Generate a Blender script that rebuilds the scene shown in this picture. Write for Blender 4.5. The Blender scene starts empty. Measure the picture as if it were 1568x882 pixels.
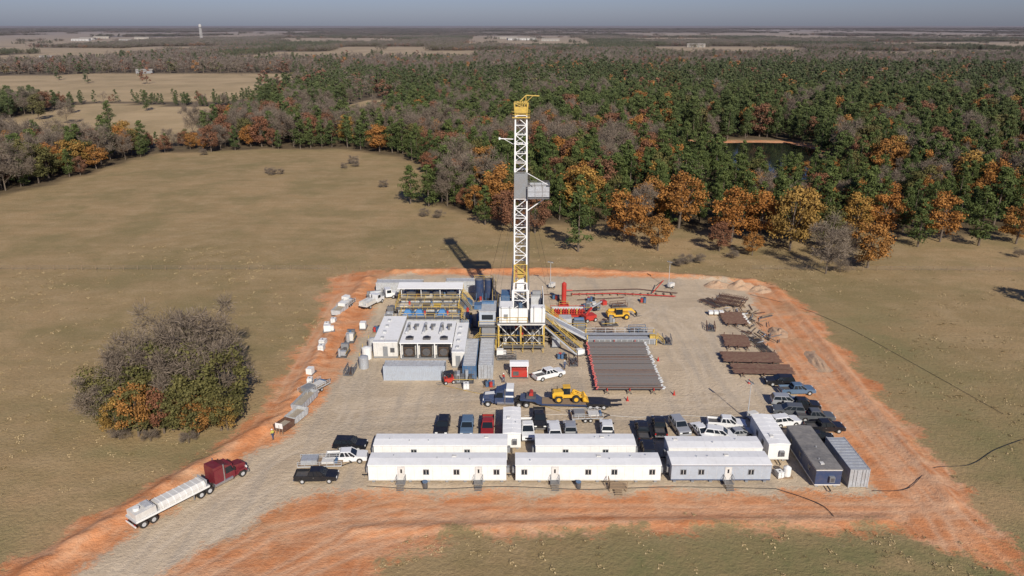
import bpy, math, random
import numpy as np
from mathutils import Vector, Matrix, noise as mnoise
R=math.radians
scene=bpy.context.scene
random.seed(7)
# ------------------------------------------------------------------ node helpers
class NT:
    def __init__(s,tree): s.t=tree
    def n(s,typ,**kw):
        nd=s.t.nodes.new(typ)
        for k,v in kw.items(): setattr(nd,k,v)
        return nd
    def l(s,a,b): s.t.links.new(a,b)
    def noise(s,vec,scale,detail=4,rough=.55):
        nd=s.n('ShaderNodeTexNoise'); nd.inputs['Scale'].default_value=scale
        nd.inputs['Detail'].default_value=detail; nd.inputs['Roughness'].default_value=rough
        s.l(vec,nd.inputs['Vector']); return nd.outputs['Fac']
    def rng(s,val,a,b,c=0.,d=1.):
        nd=s.n('ShaderNodeMapRange'); nd.inputs[1].default_value=a; nd.inputs[2].default_value=b
        nd.inputs[3].default_value=c; nd.inputs[4].default_value=d; s.l(val,nd.inputs[0]); return nd.outputs[0]
    def math(s,op,a,b=None):
        nd=s.n('ShaderNodeMath',operation=op)
        for i,x in enumerate((a,b)):
            if x is None: continue
            if isinstance(x,(int,float)): nd.inputs[i].default_value=x
            else: s.l(x,nd.inputs[i])
        return nd.outputs[0]
    def mix(s,f,a,b,mode='MIX'):
        nd=s.n('ShaderNodeMix',data_type='RGBA',blend_type=mode)
        if isinstance(f,(int,float)): nd.inputs[0].default_value=f
        else: s.l(f,nd.inputs[0])
        for i,x in ((6,a),(7,b)):
            if isinstance(x,tuple): nd.inputs[i].default_value=(*x[:3],1)
            else: s.l(x,nd.inputs[i])
        return nd.outputs[2]
    def attr(s,name):
        nd=s.n('ShaderNodeAttribute'); nd.attribute_name=name; return nd.outputs['Fac']
    def mapping(s,vec,sc,rot=(0,0,0)):
        nd=s.n('ShaderNodeMapping'); nd.inputs['Scale'].default_value=sc; nd.inputs['Rotation'].default_value=rot
        s.l(vec,nd.inputs['Vector']); return nd.outputs[0]
HAZE_PAINT=(.225,.215,.24)  # grey-blue of distant air, painted into far base colours
def newmat(name):
    m=bpy.data.materials.new(name); m.use_nodes=True
    t=NT(m.node_tree); b=m.node_tree.nodes['Principled BSDF']
    return m,t,b
def paint_haze(t,col,pos,dist=3700.,mx=.88):  # paints aerial haze into the base colour, growing with distance from world origin
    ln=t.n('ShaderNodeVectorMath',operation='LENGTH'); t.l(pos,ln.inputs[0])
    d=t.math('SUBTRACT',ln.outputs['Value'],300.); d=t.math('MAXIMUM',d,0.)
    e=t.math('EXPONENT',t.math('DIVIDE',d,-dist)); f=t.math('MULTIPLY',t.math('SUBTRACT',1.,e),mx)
    return t.mix(f,col,HAZE_PAINT)
def pmat(name,col,rough=.55,metal=0.,dirt=.35,scale=1.2,dirtcol=(.22,.16,.10)):
    m,t,b=newmat(name)
    pos=t.n('ShaderNodeNewGeometry').outputs['Position']
    n1=t.noise(pos,scale,5,.65); n2=t.noise(pos,scale*5,3)
    f=t.math('MULTIPLY',t.rng(n1,.42,.72),dirt)
    dk=tuple(c*.72 for c in col)
    c=t.mix(t.rng(n2,.35,.7),col,dk if dirt>.2 else tuple(c*.93 for c in col))
    c=t.mix(f,c,dirtcol)
    t.l(c,b.inputs['Base Color']); b.inputs['Roughness'].default_value=rough; b.inputs['Metallic'].default_value=metal
    return m
M={}
def dm(k,*a,**kw): M[k]=pmat(k,*a,**kw)
dm('white',(.80,.79,.75),.5,dirt=.12); dm('roofwhite',(.86,.85,.82),.6,dirt=.17,scale=.3,dirtcol=(.52,.47,.40))
dm('offwhite',(.66,.64,.59),.6,dirt=.2); dm('silver',(.46,.48,.50),.5,.15,dirt=.3); dm('ltgrey',(.54,.55,.55),.55,dirt=.3)
dm('grey',(.25,.26,.27),.6); dm('bluegrey',(.40,.44,.49),.55,dirt=.2); dm('dkgrey',(.09,.09,.095),.6); dm('roofgrey',(.19,.18,.17),.75,dirt=.6,scale=.5,dirtcol=(.34,.31,.27))
dm('black',(.02,.02,.022),.4,dirt=.1); dm('navy',(.035,.06,.13),.4,dirt=.2); dm('blue',(.055,.14,.27),.55,dirt=.45,dirtcol=(.25,.22,.18)); dm('tarp',(.05,.22,.48),.55,dirt=.25,scale=2.)
dm('redcap',(.36,.05,.04),.6,dirt=.3); dm('yellow',(.62,.42,.08),.55,dirt=.45); dm('cat',(.74,.42,.035),.45,dirt=.2); dm('red',(.48,.035,.025),.5,dirt=.2); dm('maroon',(.17,.02,.03),.35,dirt=.15)
dm('rust',(.12,.055,.038),.8,dirt=.5,scale=2.); dm('pipe',(.105,.098,.098),.6,.2,dirt=.55,scale=2.,dirtcol=(.15,.085,.055)); dm('steel',(.22,.22,.22),.5,.3)
dm('wood',(.30,.21,.13),.85); dm('rubber',(.022,.021,.02),.85,dirt=.4,dirtcol=(.10,.08,.06)); dm('chrome',(.55,.55,.56),.25,.8,dirt=.1)
dm('mastwhite',(.82,.81,.79),.5,dirt=.15,scale=.6,dirtcol=(.35,.28,.22)); dm('brown',(.2,.12,.07),.7); dm('cable',(.03,.03,.03),.7,dirt=0.)
dm('skin',(.45,.28,.2),.6,dirt=0.); dm('denim',(.05,.08,.15),.8,dirt=.1); dm('hivis',(.55,.5,.1),.7,dirt=.1); dm('lightmud',(.42,.36,.27),.9,dirt=.3)
dm('farwhite',(.45,.44,.43),.6,dirt=.2); dm('fartan',(.34,.31,.27),.6,dirt=.2)
dm('carblue',(.10,.16,.24),.3,dirt=.1); dm('carsilver',(.42,.43,.44),.3,.3,dirt=.1); dm('carblack',(.015,.016,.02),.25,dirt=.06); dm('carwhite',(.75,.75,.74),.3,dirt=.1); dm('carred',(.3,.02,.02),.3,dirt=.08); dm('cargrey',(.12,.13,.14),.3,.2,dirt=.1)
g,t_,b_=newmat('glass'); b_.inputs['Base Color'].default_value=(.015,.02,.025,1); b_.inputs['Roughness'].default_value=.08; M['glass']=g
for k,c in (('lamp',(.85,.85,.8)),('tail',(.5,.02,.02))):
    g,t_,b_=newmat(k); b_.inputs['Base Color'].default_value=(*c,1); b_.inputs['Roughness'].default_value=.2; M[k]=g
# ------------------------------------------------------------------ mesh builder
class MB:
    def __init__(s): s.v=[];s.f=[];s.m=[];s.mats=[];s.M=Matrix.Identity(4)
    def mi(s,k):
        if k not in s.mats: s.mats.append(k)
        return s.mats.index(k)
    def add(s,vs,fs,k):
        o=len(s.v); s.v+= [tuple(s.M@Vector(p)) for p in vs]; i=s.mi(k)
        for f in fs: s.f.append(tuple(o+a for a in f)); s.m.append(i)
    def box(s,a,b,k):
        x0,y0,z0=[min(a[i],b[i]) for i in range(3)]; x1,y1,z1=[max(a[i],b[i]) for i in range(3)]
        s.add([(x0,y0,z0),(x1,y0,z0),(x1,y1,z0),(x0,y1,z0),(x0,y0,z1),(x1,y0,z1),(x1,y1,z1),(x0,y1,z1)],
              [(0,3,2,1),(4,5,6,7),(0,1,5,4),(1,2,6,5),(2,3,7,6),(3,0,4,7)],k)
    def frus(s,a,b,k): # a,b=(x0,x1,y0,y1,z)
        s.add([(a[0],a[2],a[4]),(a[1],a[2],a[4]),(a[1],a[3],a[4]),(a[0],a[3],a[4]),(b[0],b[2],b[4]),(b[1],b[2],b[4]),(b[1],b[3],b[4]),(b[0],b[3],b[4])],
              [(0,3,2,1),(4,5,6,7),(0,1,5,4),(1,2,6,5),(2,3,7,6),(3,0,4,7)],k)
    def beam(s,p,q,w,k,h=None):
        p=Vector(p);q=Vector(q);d=(q-p)
        if d.length<1e-5:return
        d.normalize(); up=Vector((0,0,1)) if abs(d.z)<.95 else Vector((0,1,0))
        a=d.cross(up).normalized()*(w/2); b=a.cross(d).normalized()*((h or w)/2)
        vs=[p-a-b,p+a-b,p+a+b,p-a+b,q-a-b,q+a-b,q+a+b,q-a+b]
        s.add(vs,[(0,3,2,1),(4,5,6,7),(0,1,5,4),(1,2,6,5),(2,3,7,6),(3,0,4,7)],k)
    def cyl(s,p,q,r,k,n=10,r2=None,cap=True):
        p=Vector(p);q=Vector(q);d=(q-p).normalized(); up=Vector((0,0,1)) if abs(d.z)<.95 else Vector((0,1,0))
        a=d.cross(up).normalized(); b=a.cross(d).normalized(); r2=r if r2 is None else r2
        vs=[];
        for c,rr in ((p,r),(q,r2)):
            for i in range(n):
                t=2*math.pi*i/n; vs.append(c+a*(rr*math.cos(t))+b*(rr*math.sin(t)))
        fs=[(i,(i+1)%n,n+(i+1)%n,n+i) for i in range(n)]
        if cap: fs+=[tuple(range(n-1,-1,-1)),tuple(range(n,2*n))]
        s.add(vs,fs,k)
    def prism(s,poly,y0,y1,k,axis='y'):
        n=len(poly)
        if axis=='y': vs=[(x,y0,z) for x,z in poly]+[(x,y1,z) for x,z in poly]
        else: vs=[(y0,x,z) for x,z in poly]+[(y1,x,z) for x,z in poly]
        s.add(vs,[tuple(range(n)),tuple(range(2*n-1,n-1,-1))]+[(i,n+i,n+(i+1)%n,(i+1)%n) for i in range(n)],k)
    def path(s,pts,w,k):
        for a,b in zip(pts[:-1],pts[1:]): s.beam(a,b,w,k)
    def rail(s,p,q,k='yellow',h=1.05,w=.07,step=1.8):
        p=Vector(p);q=Vector(q);L=(q-p).length;n=max(1,int(L/step)); U=Vector((0,0,h))
        s.beam(p+U,q+U,w,k); s.beam(p+U*.5,q+U*.5,w*.8,k)
        for i in range(n+1):
            c=p.lerp(q,i/n); s.beam(c,c+U,w,k)
    def stair(s,top,bot,wd,k='steel',rk='yellow'):
        top=Vector(top);bot=Vector(bot);d=bot-top;hd=Vector((d.x,d.y,0)).normalized();sd=Vector((-hd.y,hd.x,0))*(wd/2)
        for g in(-1,1):
            s.beam(top+sd*g,bot+sd*g,.12,rk if g>0 else k,.25); s.rail(top+sd*g,bot+sd*g,rk,1.0)
        n=max(3,int(abs(d.z)/.25))
        for i in range(n):
            c=top.lerp(bot,(i+.5)/n); s.beam(c-sd*.95,c+sd*.95,.26,k,.05)
    def wheel(s,c,r,w,k='rubber',hub='ltgrey'):
        c=Vector(c); s.cyl(c-Vector((0,w/2,0)),c+Vector((0,w/2,0)),r,k,16)
        g=1 if c.y>0 else -1
        s.cyl(c+Vector((0,g*w*.3,0)),c+Vector((0,g*(w/2+.015),0)),r*.55,hub,10)
    def mesh(s,name):
        me=bpy.data.meshes.new(name); me.from_pydata(s.v,[],s.f)
        for k in s.mats: me.materials.append(M[k])
        me.polygons.foreach_set('material_index',s.m); me.update(); return me
    def make(s,name,loc=(0,0,0),rz=0,sc=1): return put(name,s.mesh(name),loc,rz,sc)
def put(name,me,loc=(0,0,0),rz=0,sc=1):
    o=bpy.data.objects.new(name,me); o.location=(loc[0],loc[1],loc[2] if len(loc)>2 else 0); o.rotation_euler=(0,0,R(rz))
    o.scale=(sc,sc,sc) if isinstance(sc,(int,float)) else sc
    scene.collection.objects.link(o); return o
# ------------------------------------------------------------------ polygon maths
def sdf(poly,X,Y):
    P=np.array(poly,float); n=len(P); d=np.full(X.shape,1e18); ins=np.zeros(X.shape,bool)
    for i in range(n):
        a=P[i];b=P[(i+1)%n]; e=b-a; wx=X-a[0];wy=Y-a[1]
        t=np.clip((wx*e[0]+wy*e[1])/(e@e),0,1); d=np.minimum(d,(wx-e[0]*t)**2+(wy-e[1]*t)**2)
        c=((a[1]<=Y)&(b[1]>Y))|((b[1]<=Y)&(a[1]>Y))
        xi=a[0]+(Y-a[1])*(e[0]/(e[1] if abs(e[1])>1e-9 else 1e-9)); ins^= c&(X<xi)
    d=np.sqrt(d); return np.where(ins,-d,d)
def sdl(line,X,Y):
    P=np.array(line,float); d=np.full(X.shape,1e18)
    for a,b in zip(P[:-1],P[1:]):
        e=b-a; wx=X-a[0];wy=Y-a[1]; t=np.clip((wx*e[0]+wy*e[1])/(e@e),0,1); d=np.minimum(d,(wx-e[0]*t)**2+(wy-e[1]*t)**2)
    return np.sqrt(d)
def wob(X,Y,s,seed=0.):
    return (np.sin(X*s+1.3*seed)*np.cos(Y*s*1.17+seed)+.6*np.sin((X*.8+Y*.6)*s*2.1+seed*2)+.4*np.cos((X*.5-Y*.9)*s*3.7+seed*3))/2.
PAD=[(-33,180),(-30,184),(54,180),(57,170),(52,150),(50,128),(50,88),(-26,88),(-31,85),(-37,77),(-41,71),(-50,50),(-60,50),(-51,71),(-47,80),(-43,91),(-37,100),(-33,109),(-31,129),(-31,156)]
DIRT=[(-46,181),(-36,187),(19,189),(50,181),(64,178),(66,168),(66,148),(63.5,120),(62.5,100),(61.5,86),(60,72),(52,76),(49,80.5),(20,80.5),(5,79.5),(-8,79.5),(-16,72),(-24,66),(-36,50),(-75,50),(-60,72),(-54,83),(-47,95),(-41,108),(-42,129),(-42,156)]
FIELD=[(-900,30),(-235,240),(-188,272),(-180,300),(-176,330),(-174,372),(-130,386),(-86,386),(-60,365),(-42,340),(-37,300),(-36,268),(-22,252),(-9,240),(12,233),(40,233),(60,224),(85,216),(105,226),(114,222),(147,219),(260,215),(900,30)]
POND=[(75,420),(150,414),(158,392),(146,350),(136,312),(112,306),(96,330),(92,370),(80,395)]
PONDZ=[(66,424),(150,419),(155,388),(144,345),(134,318),(110,316),(94,340),(80,380)]
CLEAR=[[(-600,640),(-235,650),(-215,930),(-330,1040),(-640,1000)],[(-1000,1010),(-700,1020),(-680,1130),(-1000,1100)],[(-360,402),(-172,415),(-168,600),(-330,620)],[(-135,470),(-88,470),(-80,665),(-130,670)],
 [(-1700,1180),(-720,1200),(-640,1560),(-1700,1600)],[(-150,2300),(260,2300),(380,4700),(-240,4700)],[(330,1800),(680,1750),(850,2350),(380,2350)],[(620,1400),(850,1380),(1000,1900),(700,1900)],
 [(230,330),(330,330),(330,400),(240,400)],[(-280,1300),(-60,1330),(-80,1600),(-290,1600)],[(-2600,2300),(-1300,2300),(-1500,4200),(-2800,4200)],[(1100,2300),(1900,2300),(2100,3000),(1200,2950)],[(-1300,1800),(-850,1800),(-880,2150),(-1350,2150)],[(-420,1800),(-180,1800),(-230,2300),(-500,2300)],
 [(140,980),(230,980),(240,1150),(150,1150)],[(-230,395),(-195,395),(-195,430),(-230,430)],[(250,1250),(420,1230),(450,1420),(260,1450)],[(1500,3600),(2600,3500),(2700,4300),(1600,4400)],[(500,3000),(900,3000),(1000,3900),(500,3900)],[(-1000,3000),(-500,2900),(-500,3800),(-1100,3900)],[(-3500,5200),(-1500,5000),(-1500,6600),(-3700,6600)],[(400,5200),(2200,5200),(2400,6400),(300,6600)]]
_r=random.Random(21)
for i in range(28):
    cy=1400*math.exp(_r.random()*1.9); cx=_r.uniform(-.72,.72)*cy; wx=cy*_r.uniform(.03,.13); wy=cy*_r.uniform(.08,.22)
    CLEAR.append([(cx-wx,cy-wy),(cx+wx*_r.uniform(.6,1),cy-wy*_r.uniform(.7,1)),(cx+wx,cy+wy*.6),(cx+wx*.2,cy+wy),(cx-wx*.9,cy+wy*.8)])
# ------------------------------------------------------------------ ground
def axis(a,b,step,lo,hi,g=1.06,mid=None):
    out=list(np.arange(a,b+1e-6,step)); s=step; x=b
    while x<hi:
        s=s*g if not(mid and x<mid and s>=3) else s
        x+=s; out.append(x)
    s=step;x=a
    while x>lo:
        s=s*g if not(mid and x>-mid and s>=3) else s
        x-=s; out.insert(0,x)
    return np.array(out)
xs=axis(-75,75,.5,-30000,30000,1.07,260); ys=axis(62,190,.5,-200,45000,1.07,470)
X,Y=np.meshgrid(xs,ys); nx,ny=len(xs),len(ys)
w1=wob(X,Y,.35,1)*.8+wob(X,Y,1.1,2)*.5
dp=sdf(PAD,X,Y)+w1*.8; dd=sdf(DIRT,X,Y)+w1*1.4; df=sdf(FIELD,X,Y)
pad=np.clip(.5-dp/5,0,1); dirt=np.clip(.5-dd/6,0,1)
clear=np.zeros(X.shape)
for c in CLEAR: clear=np.maximum(clear,(sdf(c,X,Y)+wob(X,Y,.02,4)*16<0)*1.)
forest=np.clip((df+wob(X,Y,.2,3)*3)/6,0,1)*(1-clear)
dpond=sdf(POND,X,Y)+wob(X,Y,.12,5)*2; bank=np.clip(1-(dpond-2)/5,0,1)*(dpond>-8)
forest*=np.clip((dpond-5)/5,0,1)
dirt=np.maximum(dirt,bank*(Y>380))
Z=wob(X,Y,.11,6)*.10*np.clip(dp/6,0,1)
Z+=wob(X,Y,1.3,7)*.07*np.clip(dirt*2-pad*2,0,1)
bermL=[(-36,180),(-37,156),(-37,130),(-37,109),(-43,98),(-50,84),(-57,70)]
Z+=.75*np.exp(-(sdl(bermL,X,Y)/1.5)**2)*(1+.5*wob(X,Y,.7,8))
Z+=.45*np.exp(-(sdl([(63,172),(63,148),(60.5,120),(59.5,100),(58.5,86)],X,Y)/1.2)**2)
Z+=.6*np.exp(-(sdl([(-30,186),(10,187),(40,183),(60,178)],X,Y)/1.4)**2)*(1+.4*wob(X,Y,.6,9))
Z+=.35*np.exp(-(sdl([(-20,80),(10,81.5),(48,82)],X,Y)/1.0)**2)
Z=np.where(dpond<4,np.minimum(Z,np.clip(dpond/4*.5,-1.4,.3)),Z)
tracks=[[(54,88),(55,120),(57,150),(58,170)],[(57,84),(58,110),(60,140)],[(53,74),(55,84),(53.5,120)],[(-24,83),(0,84.5),(30,84),(56,85)],[(-20,78),(-8,81),(20,83),(50,83)],
 [(-44,60),(-38,78),(-30,92),(-27,110),(-27,140),(-29,165)],[(-48,62),(-42,82),(-34,98),(-24,108),(0,110),(40,112)],[(-30,104),(0,109),(30,110),(44,122),(40,150),(28,165)],[(-36,72),(-30,80),(-14,86),(-2,80)],[(-25,114),(5,118),(12,116),(32,114),(36,135),(30,150)],
 [(-40,168),(-40,140),(-39,115)],[(-32,66),(-20,80),(0,85.5)],[(-38.5,165),(-38.5,130)],[(5,150),(20,158),(35,150),(38,130)],[(-28,70),(-18,77),(-4,83),(8,80)],[(52,110),(53.5,140),(56,160),(45,168)],[(60,80),(57,95),(56.5,130)],
 [(-28,112),(-10,116),(-2,120),(6,121)],[(30,112),(33,125),(32,140),(24,147),(34,160)],[(38,115),(37,135),(33,150)],[(-24,108),(4,111),(20,112),(36,112),(40,118)],[(42,112),(40,130),(41,158)],[(-27,98),(-25,108),(-28,120)],[(31,116),(34,118),(38,116)],[(-29,120),(-28.5,150),(-27,158)],[(61,90),(60.5,115),(62,150)]]
tr=np.zeros(X.shape)
for t in tracks:
    d=sdl(t,X,Y)+wob(X,Y,.15,len(t)+t[0][0])*.5; tr=np.maximum(tr,np.exp(-((np.abs(d)-1.0)/.38)**2))
Z-=tr*.06*np.clip(dirt*1.5-pad,0,1)
green=np.clip(np.clip((82-Y)/7,0,1)*np.clip((X-2)/12,0,1)+.6*np.exp(-(sdl([(70,70),(74,110),(76,150)],X,Y)/9)**2)+.5*np.exp(-(sdl([(-60,98),(-48,99)],X,Y)/4)**2)+.8*np.clip((86-Y)/8,0,1)*np.clip((-58-X)/5,0,1),0,1)
oil=np.clip(np.exp(-(sdf([(-8,134),(14,134),(14,152),(-8,152)],X,Y).clip(0)/5)**2)*.8+.7*np.exp(-(sdl([(-27,118),(-27,150)],X,Y)/4)**2)+.6*np.exp(-(sdl([(-10,118),(14,122)],X,Y)/3)**2)+.7*np.exp(-(sdl([(-27,105),(-5,107),(35,108)],X,Y)/4)**2),0,1)
me=bpy.data.meshes.new('ground')
co=np.stack([X.ravel(),Y.ravel(),Z.ravel()],1)
idx=np.arange(nx*ny).reshape(ny,nx)
q=np.stack([idx[:-1,:-1].ravel(),idx[:-1,1:].ravel(),idx[1:,1:].ravel(),idx[1:,:-1].ravel()],1)
me.vertices.add(len(co)); me.vertices.foreach_set('co',co.ravel()); me.loops.add(q.size); me.loops.foreach_set('vertex_index',q.ravel())
me.polygons.add(len(q)); me.polygons.foreach_set('loop_start',np.arange(0,q.size,4)); me.update(calc_edges=True)
me.polygons.foreach_set('use_smooth',np.ones(len(q),bool))
for nm,a in (('pad',pad),('dirt',dirt),('forest',forest),('track',tr),('clearing',clear),('green',green),('oil',oil)):
    at=me.attributes.new(nm,'FLOAT','POINT'); at.data.foreach_set('value',a.ravel().astype(np.float32))
m,t,b=newmat('ground_soil_and_grass')
pos=t.n('ShaderNodeNewGeometry').outputs['Position']
nL=t.noise(pos,.018,5,.6); nM=t.noise(pos,.16,6,.65); nF=t.noise(pos,1.6,4,.7); nFF=t.noise(pos,7.,2,.7)
nS=t.noise(t.mapping(pos,(.03,.25,1),(0,0,.25)),1.,4,.6); nX=t.noise(pos,.045,6,.68)
gr=t.mix(t.rng(nL,.38,.62),(.41,.275,.138),(.30,.215,.100)); gr=t.mix(t.math('MULTIPLY',t.rng(nM,.42,.66),.6),gr,(.46,.33,.18))
gr=t.mix(t.math('MULTIPLY',t.rng(nS,.45,.7),.5),gr,(.25,.19,.085)); gr=t.mix(t.math('MULTIPLY',t.rng(nX,.47,.62),.6),gr,(.215,.178,.075)); gr=t.mix(t.math('MULTIPLY',t.rng(nF,.45,.75),.6),gr,(.19,.14,.07))
gr=t.mix(t.math('MULTIPLY',t.rng(nFF,.5,.8),.4),gr,(.50,.37,.22))
gr=t.mix(t.math('MULTIPLY',t.attr('green'),t.rng(nM,.36,.6,.25,.9)),gr,(.185,.175,.072))
gr=t.mix(t.math('MULTIPLY',t.attr('clearing'),t.rng(nL,.35,.6,.8,.3)),gr,(.52,.38,.21))
tk=t.attr('track'); nP=t.noise(t.mapping(pos,(.05,.35,1),(0,0,-.1)),1.,5,.6); nQ=t.noise(t.mapping(pos,(.4,.05,1),(0,0,-.15)),1.,5,.6)
pd=t.mix(t.rng(nM,.35,.65),(.63,.50,.345),(.52,.405,.275)); pd=t.mix(t.math('MULTIPLY',t.rng(nP,.45,.7),.5),pd,(.41,.32,.22)); pd=t.mix(t.math('MULTIPLY',t.rng(nX,.5,.62),.5),pd,(.68,.55,.39))
pd=t.mix(t.math('MULTIPLY',t.rng(nF,.5,.75),.35),pd,(.34,.26,.17)); pd=t.mix(t.math('MULTIPLY',t.math('MULTIPLY',tk,t.rng(nM,.3,.6)),.5),pd,(.70,.58,.43)); pd=t.mix(t.math('MULTIPLY',t.rng(nQ,.5,.68),.45),pd,(.36,.31,.25))
pd=t.mix(t.math('MULTIPLY',t.attr('oil'),t.rng(nF,.35,.65,.15,.85)),pd,(.32,.27,.205))
dr=t.mix(t.rng(nM,.38,.62),(.70,.30,.13),(.52,.20,.08)); dr=t.mix(t.math('MULTIPLY',t.rng(nP,.45,.66),.6),dr,(.64,.42,.26)); dr=t.mix(t.math('MULTIPLY',t.rng(nQ,.48,.66),.5),dr,(.70,.43,.25)); dr=t.mix(t.math('MULTIPLY',t.rng(nF,.45,.75),.5),dr,(.42,.19,.09))
dr=t.mix(t.math('MULTIPLY',tk,.6),dr,(.66,.42,.26)); dr=t.mix(t.math('MULTIPLY',t.rng(nX,.54,.66),.5),dr,(.40,.26,.14))
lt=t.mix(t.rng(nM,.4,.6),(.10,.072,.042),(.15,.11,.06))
edge=t.math('MULTIPLY',t.math('SUBTRACT',nM,.5),1.7); edge2=t.math('ADD',edge,t.math('MULTIPLY',t.math('SUBTRACT',nF,.5),1.1))
fd=t.rng(t.math('ADD',t.attr('dirt'),edge2),.36,.66); fp=t.rng(t.math('ADD',t.attr('pad'),edge2),.34,.68)
c=t.mix(fd,gr,dr); c=t.mix(fp,c,pd); c=t.mix(t.attr('forest'),c,lt); c=paint_haze(t,c,pos)
t.l(c,b.inputs['Base Color']); b.inputs['Roughness'].default_value=.95; b.inputs['Specular IOR Level'].default_value=.15
bp=t.n('ShaderNodeBump'); bp.inputs['Strength'].default_value=.7; bp.inputs['Distance'].default_value=.3
t.l(t.math('ADD',nF,t.math('MULTIPLY',nFF,.4)),bp.inputs['Height']); t.l(bp.outputs[0],b.inputs['Normal'])
me.materials.append(m); put('ground',me)
# pond water
m,t,b=newmat('pond_water'); b.inputs['Base Color'].default_value=(.018,.022,.015,1); b.inputs['Roughness'].default_value=.07; b.inputs['Specular IOR Level'].default_value=.3
pos=t.n('ShaderNodeNewGeometry').outputs['Position']; bp=t.n('ShaderNodeBump'); bp.inputs['Strength'].default_value=.12; bp.inputs['Distance'].default_value=.1
t.l(t.noise(pos,.8,3),bp.inputs['Height']); t.l(bp.outputs[0],b.inputs['Normal']); M['water']=m
w=MB(); w.add([(x,y,-.28) for x,y in [(70,428),(160,424),(168,392),(155,345),(142,300),(108,296),(88,325),(84,365),(72,390)]],[tuple(range(8,-1,-1))],'water'); w.make('pond')
# ------------------------------------------------------------------ trees
def leafmat(name,cols,hz=True):
    m,t,b=newmat(name); oi=t.n('ShaderNodeObjectInfo').outputs['Random']; pos=t.n('ShaderNodeNewGeometry').outputs['Position']
    tone=t.attr('tone')
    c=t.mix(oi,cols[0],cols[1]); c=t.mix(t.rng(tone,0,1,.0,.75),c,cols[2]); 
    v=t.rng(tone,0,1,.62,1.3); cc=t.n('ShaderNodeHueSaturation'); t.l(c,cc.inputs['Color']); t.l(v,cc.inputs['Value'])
    c=paint_haze(t,cc.outputs[0],pos); t.l(c,b.inputs['Base Color']); b.inputs['Roughness'].default_value=.8; b.inputs['Specular IOR Level'].default_value=.2
    return m
M['bark']=pmat('bark',(.13,.10,.075),.9,dirt=.2); 
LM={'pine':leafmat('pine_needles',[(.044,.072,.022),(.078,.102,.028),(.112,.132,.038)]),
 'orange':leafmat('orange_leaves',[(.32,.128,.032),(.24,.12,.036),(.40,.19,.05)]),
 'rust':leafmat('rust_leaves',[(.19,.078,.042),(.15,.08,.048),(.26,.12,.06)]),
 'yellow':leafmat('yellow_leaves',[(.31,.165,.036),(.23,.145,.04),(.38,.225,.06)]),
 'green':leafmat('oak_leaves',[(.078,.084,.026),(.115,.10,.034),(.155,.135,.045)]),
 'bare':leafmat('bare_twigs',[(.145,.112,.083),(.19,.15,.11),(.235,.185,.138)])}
def quads(P,Nn,sz,rg,aspect=1.,dirv=None):
    n=len(P); up=rg.normal(size=(n,3)) if dirv is None else dirv
    u=np.cross(Nn,up) ; u/=np.linalg.norm(u,axis=1)[:,None]+1e-9; v=np.cross(Nn,u); v/=np.linalg.norm(v,axis=1)[:,None]+1e-9
    a=u*(sz/2)[:,None]*aspect; c=v*(sz/2)[:,None]
    return np.stack([P-a-c,P+a-c*.6,P+a*.7+c,P-a*.8+c*.9],1).reshape(-1,3)
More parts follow.
